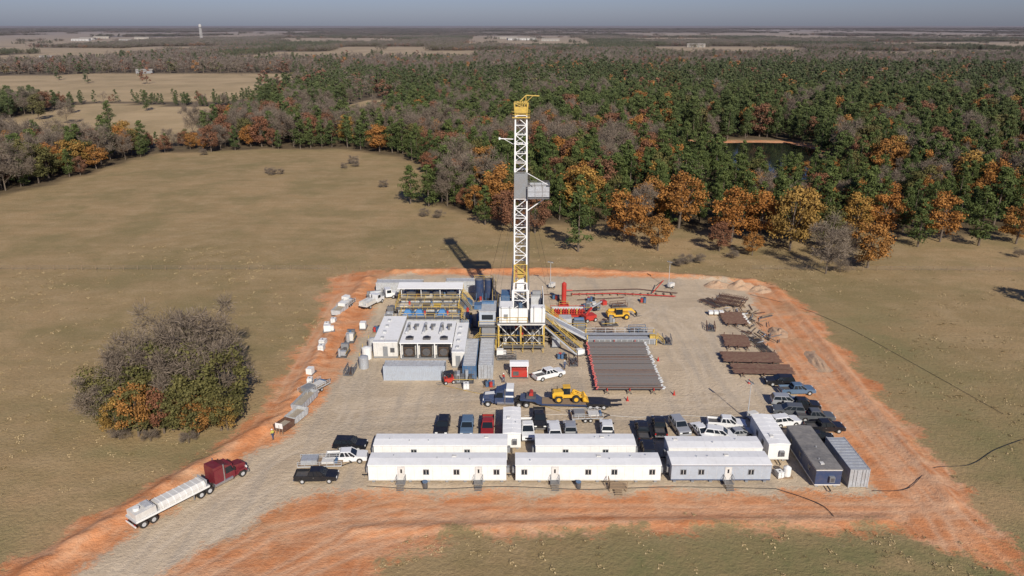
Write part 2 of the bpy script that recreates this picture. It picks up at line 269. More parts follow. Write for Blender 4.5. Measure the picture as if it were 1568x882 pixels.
def tree(name,kind,seed,H=16.,dens=1.,base=(0,0),mb=None,acc=None):
    rg=np.random.default_rng(seed); mb_=mb or MB(); V=[];T=[]; bx,by=base
    r0=H*.015+.04
    if kind=='pine':
        top=(bx+rg.normal()*.4,by+rg.normal()*.4,H*.93); mb_.cyl((bx,by,-.3),top,r0,'bark',6,r0*.2)
        n=int(28*max(dens,.5)); cl=[]
        for i in range(n):
            f=(i+.5)/n; z=H*(.16+.80*f); Rr=H*.25*(1-f)**.5*(.5+.65*rg.random())*min(1,.55+f*2.5); a=rg.random()*6.28
            cl.append((bx+Rr*math.cos(a)*.75,by+Rr*math.sin(a)*.75,z,H*.08*(1.15-.55*f)*(.8+.5*rg.random())))
        cl.append((bx,by,H*.95,H*.05))
        fl=.6
    elif kind=='bare':
        top=(bx+rg.normal()*.5,by+rg.normal()*.5,H*.8); mb_.cyl((bx,by,-.3),top,r0*.9,'bark',5,r0*.25); cl=[];fl=.5
        nb=int(16*dens)+3
        for i in range(nb):
            f=.15+.7*(i/nb); p=Vector((bx,by,H*f)); a=rg.random()*6.28; L=H*(.36-.18*f)*(.7+.5*rg.random()); q=p+Vector((math.cos(a)*L,math.sin(a)*L,L*(.7+.5*rg.random())))
            mb_.cyl(p,q,r0*.35,'bark',4,r0*.08,cap=False)
            for j in range(5 if dens>.6 else 2):
                s=p.lerp(q,.4+.5*rg.random()); a2=a+rg.normal()*.9; l2=L*.45; e=s+Vector((math.cos(a2)*l2,math.sin(a2)*l2,l2*(.5+.7*rg.random()))); 
                if dens>.6: mb_.cyl(s,e,r0*.13,'bark',3,r0*.05,cap=False)
                cl.append((*e,H*.085))
    else:
        mb_.cyl((bx,by,-.3),(bx+rg.normal()*.3,by+rg.normal()*.3,H*.6),r0*1.2,'bark',7,r0*.45)
        n=int(34*max(dens,.45)); cl=[]
        for i in range(n):
            f=(i+.5)/n; th=rg.random()*6.28; cz=1-1.85*f; rr=math.sqrt(max(0,1-cz*cz))*(.6+.4*rg.random()); cz*=(.72+.4*rg.random())
            c=(bx+rr*math.cos(th)*H*.33,by+rr*math.sin(th)*H*.33,H*(.52+.39*cz),H*(.055+.07*rg.random())); cl.append(c)
            if dens>.6 and i%2==0: mb_.cyl((bx,by,H*(.2+.25*rg.random())),c[:3],r0*.32,'bark',4,r0*.1,cap=False)
        fl=.52 if dens>.6 else .62
    for c in cl:
        c0=np.array(c[:3]); r=c[3]
        if kind=='bare':
            k=int(46*dens); d=rg.normal(size=(k,3)); d/=np.linalg.norm(d,axis=1)[:,None]; P=c0+d*r*(rg.random((k,1))**.5)*1.25
            Nn=np.cross(d,rg.normal(size=(k,3))); Nn/=np.linalg.norm(Nn,axis=1)[:,None]+1e-9; s=rg.uniform(.7,1.5,k)*(1 if dens>.6 else 1.3)
            V.append(quads(P,Nn,s,rg,.07 if dens>.6 else .14,d+np.array([0,0,.6]))); T.append(np.repeat(np.clip(rg.random(k)*.6+.2,0,1),4))
        else:
            k=int(((106 if dens>.6 else 88) if kind!='pine' else 78)*dens*(r/(H*.09))**1.2) if kind!='pine' else int(78*dens); d=rg.normal(size=(k,3)); d/=np.linalg.norm(d,axis=1)[:,None]
            sq=np.array([1,1,.75 if kind!='pine' else .6]); P=c0+d*r*sq*(.4+.95*rg.random((k,1)))
            Nn=d*1.0+rg.normal(size=(k,3))*.65+np.array([0,0,.25]); Nn/=np.linalg.norm(Nn,axis=1)[:,None]
            s=rg.uniform(.5,1.15,k)*fl*(H/16)*(1 if dens>.6 else 1.6); V.append(quads(P,Nn,s,rg,.8 if kind!='pine' else .5))
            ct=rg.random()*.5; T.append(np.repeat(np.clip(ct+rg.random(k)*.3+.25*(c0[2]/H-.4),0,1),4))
    V=np.concatenate(V);T=np.concatenate(T)
    if acc is not None: acc.append((V,T)); return
    return fin_tree(name,mb_,[(V,T)],kind)
def fin_tree(name,mb,acc,kind,kinds=None):
    nb=len(mb.v); vs=list(mb.v); fs=list(mb.f); mi=[0]*len(fs); tone=[.4]*nb
    for j,(V,T) in enumerate(acc):
        o=len(vs); vs+= V.tolist(); tone+=T.tolist(); n=len(V)//4
        fs+= [(o+4*i,o+4*i+1,o+4*i+2,o+4*i+3) for i in range(n)]; mi+= [1+(j%len(kinds) if kinds else 0)]*n
    me=bpy.data.meshes.new(name); me.from_pydata(vs,[],fs); me.materials.append(M['bark'])
    for k in (kinds or [kind]): me.materials.append(LM[k])
    me.polygons.foreach_set('material_index',mi); a=me.attributes.new('tone','FLOAT','POINT'); a.data.foreach_set('value',np.array(tone,np.float32)); me.update()
    return me
TM={}
for k,n in (('pine',3),('orange',3),('rust',2),('yellow',2),('green',2),('bare',3)):
    TM[k]=[tree(k+'_tree_mesh',k,100*n+7*i+hash_i,16.,1.) for i,hash_i in zip(range(n),(11,23,37))]
TL={k:[tree(k+'_tree_far_mesh',k,900+7*i,16.,.38) for i in range(2)] for k in TM}
def clump(kinds,seed):
    rg=np.random.default_rng(seed); mb=MB(); acc=[]
    for i in range(12):
        k=kinds[i%len(kinds)]; tree('',k,seed+i,float(rg.uniform(11,17)),.3,(rg.uniform(-17,17),rg.uniform(-17,17)),mb,acc)
    return fin_tree('tree_clump_mesh',mb,acc,None,kinds)
CL=[clump(['bare','bare','green'],1),clump(['pine','pine','green'],40),clump(['bare','pine','bare','rust'],80),clump(['bare','bare','bare','orange'],120)]
def instancer(name,me,pts,rz,sc):
    pr=bpy.data.objects.new(name+'_source',me)
    pm=bpy.data.meshes.new(name); pm.from_pydata(pts,[],[])
    a=pm.attributes.new('rot','FLOAT_VECTOR','POINT'); a.data.foreach_set('vector',np.array([(0,0,r) for r in rz],np.float32).ravel())
    a=pm.attributes.new('scl','FLOAT_VECTOR','POINT'); a.data.foreach_set('vector',np.array(sc,np.float32).ravel())
    o=put(name,pm); ng=bpy.data.node_groups.new(name,'GeometryNodeTree')
    ng.interface.new_socket('Geometry',in_out='INPUT',socket_type='NodeSocketGeometry'); ng.interface.new_socket('Geometry',in_out='OUTPUT',socket_type='NodeSocketGeometry')
    N=ng.nodes; gi=N.new('NodeGroupInput');go=N.new('NodeGroupOutput'); ip=N.new('GeometryNodeInstanceOnPoints'); ob=N.new('GeometryNodeObjectInfo')
    ob.inputs['Object'].default_value=pr; ob.inputs['As Instance'].default_value=True
    r=N.new('GeometryNodeInputNamedAttribute'); r.data_type='FLOAT_VECTOR'; r.inputs['Name'].default_value='rot'
    s=N.new('GeometryNodeInputNamedAttribute'); s.data_type='FLOAT_VECTOR'; s.inputs['Name'].default_value='scl'
    L=ng.links.new; L(gi.outputs[0],ip.inputs['Points']); L(ob.outputs['Geometry'],ip.inputs['Instance']); L(r.outputs['Attribute'],ip.inputs['Rotation']); L(s.outputs['Attribute'],ip.inputs['Scale']); L(ip.outputs[0],go.inputs[0])
    md=o.modifiers.new('scatter','NODES'); md.node_group=ng; return o
def fbm(x,y,s,o=0.): return mnoise.noise(Vector((x*s+o,y*s-o,o)))
rg=np.random.default_rng(5)
def mix_at(x,y):
    n=fbm(x,y,.006,3.)+.5*fbm(x,y,.02,7.); q=2.6
    if y<330 and x>-12: p=dict(pine=.60,orange=.24,yellow=.05,rust=.12,bare=.12,green=.09)
    elif y<420 and x>-70 and x<70: p=dict(pine=.45,orange=.09,yellow=.02,rust=.26,bare=.20,green=.07)
    elif x>40 and y<1050: p=dict(pine=1.5,orange=.06,yellow=.01,rust=.09,bare=.07,green=.06); q=.8
    elif x<=-60 and y<500: p=dict(pine=.36,orange=.10,yellow=.01,rust=.18,bare=.32,green=.09)
    elif y<950: p=dict(pine=1.9,orange=.04,yellow=.0,rust=.13,bare=.28,green=.08); q=1.6
    else: p=dict(pine=.25,orange=.02,yellow=.0,rust=.08,bare=.60,green=.06)
    p['pine']*=max(.12,1+q*n); return p
zones=[(190,620,8.2,0),(620,1500,12.,1),(1500,4000,28.,2),(4000,14000,85.,3)]
groups={}
for y0,y1,sp,zn in zones:
    ysr=np.arange(y0,y1,sp); PX=[];PY=[]
    for yy in ysr:
        wd=.74*yy+60; xx=np.arange(-wd,wd,sp); PX.append(xx+rg.uniform(-.45,.45,len(xx))*sp); PY.append(yy+rg.uniform(-.45,.45,len(xx))*sp)
    PX=np.concatenate(PX);PY=np.concatenate(PY)
    dF=sdf(FIELD,PX,PY)
    keep=(dF+wob(PX,PY,.2,3)*3>2)&(sdf(PONDZ,PX,PY)>0)
    for c in CLEAR: keep&= ((sdf(c,PX,PY)+wob(PX,PY,.02,4)*16)>0)|(rg.random(len(PX))<(.012 if zn<2 else .03))
    PX=PX[keep];PY=PY[keep]; dF=dF[keep]
    for x,y,dfe in zip(PX.tolist(),PY.tolist(),dF.tolist()):
        h=float(rg.uniform(.72,1.12))
        if zn<2:
            if dfe<9: h*=float(rg.uniform(.45,1.05))
            if x<-150 and 380<y<418: h*=.5
            if x<-200 and 585<y<680: h*=.55
            if 65<x<160 and 235<y<312: h*=.76
            if 92<x<128 and 300<y<330: h*=.7
            if y>430 and x>0 and y<1000: h*=1.1
            p=mix_at(x,y); ks=list(p); ws=[p[k] for k in ks]; k=random.choices(ks,ws)[0]
            if k=='pine': h*=1.12
            v=random.randrange(len(TM[k]) if zn==0 else 2); key=(zn,k,v)
            w_=h*(1.05 if zn==0 else 1.3)*float(rg.uniform(.8,1.15))
            groups.setdefault(key,[]).append(((x,y,0),rg.uniform(0,6.28),(w_,w_,h)))
        else:
            h*=.75; n=fbm(x,y,.0022,1.)+.5*fbm(x,y,.008,2.)
            i=1 if n>.06 else (0 if n<-.2 else random.choice((2,3,0)))
            if zn==3: h*=.9+1.2*max(0,fbm(x,y,.0007,9.)); s=2.6
            else: s=1.
            groups.setdefault((zn,'clump',i),[]).append(((x,y,0),rg.uniform(0,6.28),(s,s,h)))
for (zn,k,v),L in groups.items():
    mesh=(CL[v] if zn>=2 else (TM[k][v] if zn==0 else TL[k][v]))
    nm={'pine':'pine_forest','orange':'autumn_oak_forest','rust':'rust_leaved_forest','yellow':'yellow_leaved_forest','green':'green_oak_forest','bare':'bare_forest','clump':'distant_forest'}[k]
    instancer(nm,mesh,[a[0] for a in L],[a[1] for a in L],[a[2] for a in L])
NAMES={'pine':'pine_tree','orange':'autumn_oak_tree','rust':'rust_leaved_tree','yellow':'yellow_leaved_tree','green':'green_oak_tree','bare':'bare_tree'}
def T(k,x,y,h,wd=1.,v=None):
    v=random.randrange(len(TM[k])) if v is None else v; s=h/16.; put(NAMES[k],TM[k][v],(x,y,0),random.uniform(0,360),(s*wd,s*wd,s))
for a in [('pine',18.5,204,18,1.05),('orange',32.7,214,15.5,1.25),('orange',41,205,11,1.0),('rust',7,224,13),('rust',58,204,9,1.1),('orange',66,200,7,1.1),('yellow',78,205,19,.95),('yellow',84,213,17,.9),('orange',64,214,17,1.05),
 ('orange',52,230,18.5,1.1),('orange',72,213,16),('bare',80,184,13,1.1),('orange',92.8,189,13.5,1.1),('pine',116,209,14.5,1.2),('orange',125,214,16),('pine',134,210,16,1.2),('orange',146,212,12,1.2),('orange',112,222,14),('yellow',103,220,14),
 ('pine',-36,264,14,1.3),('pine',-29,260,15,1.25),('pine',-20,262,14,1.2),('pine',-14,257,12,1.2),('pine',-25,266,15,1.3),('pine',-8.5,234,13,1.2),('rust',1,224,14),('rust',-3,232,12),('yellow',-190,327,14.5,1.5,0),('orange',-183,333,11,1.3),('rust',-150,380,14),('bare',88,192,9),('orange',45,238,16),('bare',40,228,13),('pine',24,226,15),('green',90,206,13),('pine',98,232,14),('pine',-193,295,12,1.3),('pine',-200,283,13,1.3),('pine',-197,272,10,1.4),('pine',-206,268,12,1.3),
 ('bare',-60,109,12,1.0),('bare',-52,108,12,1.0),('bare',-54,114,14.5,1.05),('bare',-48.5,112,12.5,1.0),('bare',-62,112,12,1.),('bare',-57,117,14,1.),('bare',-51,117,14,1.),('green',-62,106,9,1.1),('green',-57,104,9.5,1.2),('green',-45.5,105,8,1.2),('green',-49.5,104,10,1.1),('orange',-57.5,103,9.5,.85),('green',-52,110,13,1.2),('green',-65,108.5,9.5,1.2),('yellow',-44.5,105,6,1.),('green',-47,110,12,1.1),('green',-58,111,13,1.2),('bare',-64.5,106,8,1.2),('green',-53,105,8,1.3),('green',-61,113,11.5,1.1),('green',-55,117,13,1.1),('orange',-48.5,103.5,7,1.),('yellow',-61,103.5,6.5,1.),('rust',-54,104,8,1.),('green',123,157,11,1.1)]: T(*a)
brush=[(-101,318,2.5),(-72,345,3),(-70,338,2.5),(-50,292,2.4),(-29,245,2.2),(-24,243,2.2),(-150,370,2.5),(-74,334,2),(46,192,2.2),(44,190,1.8),(50,193,2),(-104,322,2),(138,198,2),(152,196,1.8),(84,185,3),(-60,102,1.8),(-55,101.5,1.6),(-49,101,1.6),(31,220,3),(-98,320,2),(60,197,2)]
for x,y,h in brush: put('brush_shrub',TM['bare'][int(x)%3],(x,y,-.6*h*.25),random.uniform(0,360),(h/16*2.2,h/16*2.2,h/16*1.3))
# weed tufts
rgt=np.random.default_rng(9); mb=MB(); P=rgt.normal(size=(26,3))*np.array([.28,.28,.07])+np.array([0,0,.12]); Nn=rgt.normal(size=(26,3)); Nn[:,2]=abs(Nn[:,2])*.8; Nn/=np.linalg.norm(Nn,axis=1)[:,None]
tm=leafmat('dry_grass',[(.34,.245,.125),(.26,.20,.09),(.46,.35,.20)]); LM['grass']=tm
tuft=fin_tree('tuft_mesh',mb,[(quads(P,Nn,rgt.uniform(.12,.30,26),rgt,.6),np.repeat(rgt.random(26),4))],'grass')
TX=rgt.uniform(-130,130,16000);TY=60+rgt.random(16000)**1.2*150; nn=np.array([fbm(a,b,.03,4.)+.8*fbm(a,b,.25,5.) for a,b in zip(TX,TY)])
kp=(sdf(DIRT,TX,TY)+wob(TX,TY,.3,1)*2>-2)&(sdf(PAD,TX,TY)>3)&(np.abs(TX)<.75*TY+20)&(nn>rgt.uniform(-.3,.9,16000)); TX=TX[kp];TY=TY[kp]
ss=rgt.uniform(.35,1.0,len(TX)); instancer('field_grass',tuft,[(a,b,0) for a,b in zip(TX.tolist(),TY.tolist())],rgt.uniform(0,6.28,len(TX)),[(s,s,s*.6) for s in ss])
# ------------------------------------------------------------------ buildings / boxes
def office_trailer(L,W=3.1,H=3.,wall='white',roof='roofwhite',trim='offwhite',wins=(),doors=(),stripe=None,seed=0,end=False):
    rd=random.Random(seed); b=MB(); x=L/2;y=W/2
    for g in(-1,1): b.box((-x+.2,g*(y-.35)-.1,.32),(x-.2,g*(y-.35)+.1,.55),'dkgrey')
    n=int(L/2.6)
    for i in range(n+1):
        for g in(-1,1):
            cx=-x+.6+(L-1.2)*i/n; b.box((cx-.2,g*(y-.5)-.2,0),(cx+.2,g*(y-.5)+.2,.32),'grey')
    b.box((-x,-y,.55),(x,y,H-.12),wall)
    b.prism([(-y-.08,H-.12),(y+.08,H-.12),(y+.08,H-.02),(0,H+.10),(-y-.08,H-.02)],-x-.06,x+.06,roof,'x')
    k=int(L/1.22)
    for i in range(1,k):
        cx=-x+L*i/k; b.box((cx-.02,-y-.012,.6),(cx+.02,y+.012,H-.14),trim)
        b.prism([(-y-.085,H-.05),(-y-.085,H-.008),(0,H+.115),(y+.085,H-.008),(y+.085,H-.05)],cx-.02,cx+.02,roof,'x')
    b.box((-x-.02,-y-.03,H-.26),(x+.02,y+.03,H-.125),trim if not stripe else stripe)
    b.box((-x-.02,-y-.03,.5),(x+.02,y+.03,.66),trim if not stripe else stripe)
    for fx in wins:
        cx=-x+L*fx
        for g in(-1,1):
            b.box((cx-.42,g*y,1.4),(cx+.42,g*(y+.05),2.25),'grey'); b.box((cx-.34,g*(y+.05),1.48),(cx+.34,g*(y+.056),2.17),'glass')
            b.box((cx-.03,g*(y+.056),1.48),(cx+.03,g*(y+.07),2.17),'offwhite')
    for fx in doors:
        cx=-x+L*fx; b.box((cx-.5,-y,.62),(cx+.5,-y-.06,2.68),'ltgrey'); b.box((cx-.43,-y-.06,.66),(cx+.43,-y-.075,2.6),'offwhite'); b.box((cx-.12,-y-.075,1.7),(cx+.12,-y-.08,2.3),'glass'); b.box((cx+.3,-y-.075,1.5),(cx+.36,-y-.12,1.6),'chrome')
        b.box((cx-.6,-y-1.1,.5),(cx+.6,-y-.03,.56),'steel')
        for i in range(3): b.box((cx-.5,-y-1.1-.28*(i+1),.38-.14*i),(cx+.5,-y-1.1-.28*i,.42-.14*i),'steel')
        for g in(-1,1): b.rail((cx+g*.6,-y-1.1,.5),(cx+g*.6,-y-.1,.5),'grey',1.,.05,1.)
    for g in(-1,1):
        b.box((g*x,-.75,1.2),(g*(x+.45),-.05,2.0),'grey'); b.box((g*(x+.45),-.68,1.27),(g*(x+.46),-.12,1.9),'dkgrey')
    for i in range(max(1,int(L/5))):
        cx=rd.uniform(-x+1,x-1); cy=rd.uniform(-.8,.8); b.cyl((cx,cy,H-.05),(cx,cy,H+.3),.07,'silver',8)
    vx=rd.uniform(-x+1,x-2); b.box((vx,.3,H+.03),(vx+.6,.8,H+.17),'offwhite')
    b.beam((-x,0,.42),(-x-1.2,0,.42),.14,'black'); b.cyl((-x-.9,0,0),(-x-.9,0,.5),.05,'steel',6)
    return b
def place_tr(b,cx,y0,W,rz=0): b.make('office_trailer',(cx,y0+W/2,0.005),rz)
place_tr(office_trailer(19,wins=(.42,.64,.93),doors=(.24,.80),seed=1),-10.3,90.4,3.1)
place_tr(office_trailer(20,wins=(.06,.50,.68,.94),doors=(.27,),seed=2),10.5,90.4,3.1)
place_tr(office_trailer(13.7,3.4,3.05,'bluegrey','roofwhite','ltgrey',wins=(.12,.3,.8),doors=(.57,),stripe='navy',seed=3),28.8,90.4,3.4)
place_tr(office_trailer(19.2,wins=(.3,.7),seed=4),-10.3,95.6,3.1)
place_tr(office_trailer(14.4,wins=(.3,.7),seed=5),10.6,95.6,3.1)
place_tr(office_trailer(13.4,wins=(.3,.7),seed=6),29.1,94.9,3.1)
office_trailer(8.,2.6,3.,seed=7,wins=(.5,)).make('office_trailer',(0,103,.005),90)
office_trailer(8.7,3.,3.1,seed=8,wins=(.3,.6)).make('office_trailer',(38.5,100.1,.005),90)
office_trailer(11.8,3.5,3.05,'navy','roofgrey','navy',wins=(.2,.5,.8),stripe='offwhite',seed=9).make('office_trailer',(43.1,95.1,.005),90)
def container(L,W=2.44,H=2.7,wall='ltgrey',roof=None,doors=True):
    b=MB(); x=L/2;y=W/2; roof=roof or wall; z0=.12
    for g in(-1,1):
        for h in(-1,1): b.box((g*x,h*y,0),(g*(x-.16),h*(y-.16),H),wall)
        b.box((-x+.16,g*y,z0-.1),(x-.16,g*(y-.1),z0+.12),wall); b.box((-x+.16,g*y,H-.12),(x-.16,g*(y-.1),H),wall)
    n=int((L-.32)/.36); dx=(L-.32)/n
    for g in(-1,1):
        for i in range(n):
            a=-x+.16+dx*i; vs=[(a,g*(y-.02),z0+.12),(a+dx*.4,g*(y-.02),z0+.12),(a+dx*.5,g*(y-.12),z0+.12),(a+dx*.9,g*(y-.12),z0+.12),(a+dx,g*(y-.02),z0+.12)]
            v2=[(p[0],p[1],H-.12) for p in vs]; b.add(vs+v2,[(j,j+1,j+6,j+5) if g<0 else (j+1,j,j+5,j+6) for j in range(4)],wall)
    m=int((L-.32)/.7); dm_=(L-.32)/m
    b.box((-x+.16,-y+.1,H-.09),(x-.16,y-.1,H-.06),roof)
    for i in range(m): a=-x+.16+dm_*i; b.box((a,-y+.12,H-.06),(a+dm_*.5,y-.12,H-.02),roof)
    b.box((-x+.04,-y+.16,z0),(-x+.08,y-.16,H-.06),wall)
    b.box((x-.08,-y+.16,z0),(x-.05,y-.16,H-.06),wall); b.box((-x+.1,-y+.13,z0),(x-.1,y-.13,z0+.1),'dkgrey')
    for yy in(-.8,-.35,.35,.8): b.cyl((-x+.02,yy,z0+.1),(-x+.02,yy,H-.1),.03,'steel',6); b.cyl((x-.03,yy,z0+.1),(x-.03,yy,H-.1),.03,'steel',6)
    return b
container(8.7,2.7,2.9,'silver').make('shipping_container',(47.4,93.7),90)
container(11,2.5,2.8,'bluegrey','ltgrey').make('shipping_container',(-17.4,123.8))
container(11,2.5,2.8,'ltgrey').make('shipping_container',(-26.5,170))
container(8.4,2.5,2.8,'ltgrey').make('shipping_container',(-11.5,171))
container(12.5,2.5,2.7,'blue','ltgrey').make('shipping_container',(-7.6,129.3),90)
container(12.5,2.6,2.8,'silver','ltgrey').make('shipping_container',(-4.7,129.3),90)
# generator house
def gen_house(L,W,H,open_front,units,wall='offwhite'):
    b=MB(); x=L/2;y=W/2
    b.box((-x,-y,0),(x,y,.35),'grey')
    if open_front:
        b.box((-x,-y+1.6,.35),(x,y,H-.2),wall); b.box((-x-.1,-y-.1,H-.2),(x+.1,y+.1,H),'roofwhite')
        for i in range(units+1): cx=-x+.1+(L-.2)*i/units; b.beam((cx,-y+.1,.35),(cx,-y+.1,H-.2),.18,'white')
        for i in range(units):
            cx=-x+L*(i+.5)/units; b.box((cx-1.0,-y+.25,.5),(cx+1.0,-y+1.6,H-.55),'black')
            b.cyl((cx,-y+.24,1.5),(cx,-y+.12,1.5),.75,'dkgrey',20)
            for j in range(7): b.box((cx-.95,-y+.2,.7+j*.28),(cx+.95,-y+.25,.76+j*.28),'brown')
            for g in(-.6,.6):
                b.cyl((cx+g,.8,H),(cx+g,.8,H+.9),.22,'steel',10); b.cyl((cx+g,.8,H+.9),(cx+g,.3,H+1.15),.22,'black',10)
            b.box((cx-.7,-y+1.3,H),(cx+.7,-y+2.4,H+.35),'dkgrey'); b.cyl((cx,-y+1.85,H+.35),(cx,-y+1.85,H+.5),.5,'black',14)
            b.cyl((cx-.9,-1.5,H+.35),(cx-.9,3.5,H+.35),.3,'ltgrey',10); b.box((cx+.1,2.2,H),(cx+1.,3.6,H+.25),'grey')
    else:
        b.box((-x,-y,.35),(x,y,H-.12),wall); b.box((-x-.06,-y-.06,H-.12),(x+.06,y+.06,H),'roofwhite')
        for i in range(int(L/1.5)): cx=-x+.7+1.5*i; b.box((cx,-y-.03,.5),(cx+.06,-y,H-.2),'ltgrey')
        b.box((-.5,-y-.05,.4),(.4,-y-.0,2.4),'grey'); b.box((.9,-y-.1,1.2),(1.7 if x>2 else x-.05,-y,2.1),'dkgrey')
        for i in range(4): b.box((-x*.5,-y+1.5+i*W/4.5,H),(-x*.5+.6,-y+2.3+i*W/4.5,H+.3),'ltgrey')
        for g in(-1,1): b.rail((-x,g*y,H),(x,g*y,H),'ltgrey',.5,.05,2.)
    return b
gen_house(9.8,11,3.5,True,3).make('generator_house',(-16.2,137))
gen_house(4.6,13.5,3.3,False,1).make('control_house',(-24,139))
gen_house(2.3,14.5,3.2,False,1,'offwhite').make('control_house',(-9.9,135.2))
b=MB()
for i,(x,c) in enumerate([(-27.4,'silver'),(-27.6,'white'),(-27.2,'ltgrey')]): 
    b.M=Matrix.Translation((x,128+i*4.2,0)); b.cyl((0,0,0),(0,0,2.2),.9,c,16); b.cyl((0,0,2.2),(0,0,2.4),.9,c,16,.2); b.beam((-.7,0,0),(-.7,0,3),.08,'yellow')
b.M=Matrix.Identity(4); b.make('storage_tanks')
# mud tanks
def mud_tank(L,W,H,deck='steel',tarp=False,seed=0):
    rd=random.Random(seed); b=MB(); x=L/2;y=W/2; b.box((-x,-y,.3),(x,y,H),'ltgrey'); b.box((-x-.1,-y+.2,.02),(x+.1,y-.2,.3),'dkgrey')
    n=int(L/1.1)
    for i in range(n+1): cx=-x+L*i/n; b.box((cx-.05,-y-.08,.3),(cx+.05,-y,H),'silver')
    b.box((-x-.5,-y-.7,H),(x+.5,-y+.2,H+.07),'steel'); b.box((-x-.5,y-.2,H),(x+.5,y+.4,H+.07),'steel')
    b.rail((-x-.5,-y-.65,H+.07),(x+.5,-y-.65,H+.07)); b.rail((-x-.5,y+.35,H+.07),(x+.5,y+.35,H+.07)); b.rail((-x-.45,-y-.6,H+.07),(-x-.45,y+.3,H+.07)); b.rail((x+.45,-y-.6,H+.07),(x+.45,y+.3,H+.07))
    k=int(L/2.4)
    for i in range(k):
        cx=-x+1.1+2.4*i; c=rd.choice(['blue','blue','grey','dkgrey','lightmud'] if tarp else ['offwhite','grey','dkgrey','rust','yellow'])
        b.box((cx-.8,-.9,H),(cx+.8,.9,H+.18+.3*rd.random()),c)
        if tarp and i in(0,1,3): b.frus((cx-1.,cx+1.05,-1.15,1.1,H+.3),(cx-.4,cx+.5,-.3,.3,H+.95+.4*rd.random()),'tarp')
        b.cyl((cx+1.1,.5,H),(cx+1.1,.5,H+.9),.22,rd.choice(['blue','red','steel']),10); b.cyl((cx+1.1,.5,H+.9),(cx+1.1,.5,H+1.1),.32,'dkgrey',10)
        b.cyl((cx,-y-.1,.6),(cx,-y-.6,.6),.14,'blue',8)
    b.beam((-x,-y-.35,.55),(x,-y-.35,.55),.2,'silver'); b.stair((x+.5,-y-.2,H),(x+2.6,-y-.2,0),.8)
    return b
mud_tank(12,2.8,2.3,tarp=True,seed=1).make('mud_tank',(-17,149)); mud_tank(12.5,2.8,2.5,seed=2).make('mud_tank',(-18.2,154.2)); mud_tank(13,2.8,2.5,seed=3).make('mud_tank',(-18.2,164.5))
b=mud_tank(13,3.,2.8,seed=4)
for gx in(-6.4,-2.1,2.1,6.4):
    for gy in(-1.4,1.6): b.beam((gx,gy,2.8),(gx,gy,5.2),.14,'white')
b.add([(-7.2,-2.2,5.15),(7.2,-2.2,5.15),(7.2,1.1,5.5),(-7.2,1.1,5.5),(-7.2,-2.2,5.27),(7.2,-2.2,5.27),(7.2,1.1,5.62),(-7.2,1.1,5.62)],[(0,3,2,1),(4,5,6,7),(0,1,5,4),(1,2,6,5),(2,3,7,6),(3,0,4,7)],'roofwhite')
for i in range(4): b.box((-5.4+i*3,-.8,2.85),(-3.4+i*3,1,3.9),'dkgrey'); b.cyl((-4.9+i*3,0,3.9),(-3.9+i*3,0,3.9),.3,'blue',10)
b.make('shale_shaker_tank',(-18.,159.6))
def pump(b0='blue'):
    b=MB(); b.box((-3.6,-1.2,0),(3.6,1.2,.35),'steel'); b.prism([(-3.2,.35),(-3.2,1.4),(-2.2,2.2),(-.6,2.2),(.2,1.5),(.2,.35)],-1.05,1.05,b0); 
    for i in range(3): b.cyl((.2,-.7+.7*i,1.),(1.5,-.7+.7*i,1.),.27,'steel',10); b.box((1.5,-.95+.7*i,.5),(2.1,-.45+.7*i,1.7),'yellow')
    b.cyl((2.,0,1.5),(2.,0,2.8),.28,'red',10); b.cyl((-2.3,-1.3,1.3),(-2.3,-1.1,1.3),.8,'dkgrey',16); b.box((-2.9,-.6,2.2),(-1.2,.6,3.1),'grey'); return b
for x,y,r in((-9.5,150,90),(-6.4,151,90),(-9,159,0)): pump().make('mud_pump',(x,y),r)
b=MB()
for x in(-7.4,-5.2): 
    b.cyl((x,163,1.4),(x,163,5.6),1.0,'navy',18); b.cyl((x,163,1.4),(x,163,.5),1.0,'navy',18,.2); b.cyl((x,163,5.6),(x,163,5.8),1.,'steel',18,.6)
    for a in range(4): c=math.cos(a*1.57+.78);s=math.sin(a*1.57+.78); b.beam((x+c,163+s,0),(x+c,163+s,2.5),.14,'blue')
b.stair((-4,163,5.5),(-4,157,0),.7); b.rail((-8.4,162,5.7),(-4.2,162,5.7)); b.make('barite_silo')
# ------------------------------------------------------------------ drilling rig
b=MB(); DZ=5.6
for x in(-2.6,1.7,6.2):
    for y in(136.6,141,146,150):
        b.beam((x,y,0),(x,y,DZ-.5),.3,'yellow' if y<140 else 'offwhite')
for y in(136.6,141,146,150):
    b.beam((-2.8,y,.25),(6.4,y,.25),.35,'steel'); b.beam((-2.8,y,DZ-.35),(6.4,y,DZ-.35),.4,'offwhite')
for x in(-2.6,6.2):
    b.beam((x,136.4,.25),(x,150.2,.25),.35,'steel'); b.beam((x,136.4,DZ-.35),(x,150.2,DZ-.35),.42,'white')
for x0,x1 in((-2.6,1.7),(1.7,6.2)):
    b.beam((x0,136.5,.4),(x1,136.5,DZ-.5),.14,'offwhite'); b.beam((x1,136.5,.4),(x0,136.5,DZ-.5),.14,'offwhite'); b.beam((x0,136.5,2.9),(x1,136.5,2.9),.16,'yellow')
for y0,y1 in((136.6,141),(141,146),(146,150)):
    for x in(-2.6,6.2): b.beam((x,y0,.4),(x,y1,DZ-.5),.18,'offwhite')
b.box((-3,136.2,DZ-.15),(6.6,150.4,DZ),'steel')
b.box((-6.3,135.6,2.4),(-2.9,141.5,2.5),'steel')
for x in(-6.2,-3.1):
    for y in(135.7,138.5,141.4): b.beam((x,y,0),(x,y,2.4),.18,'yellow')
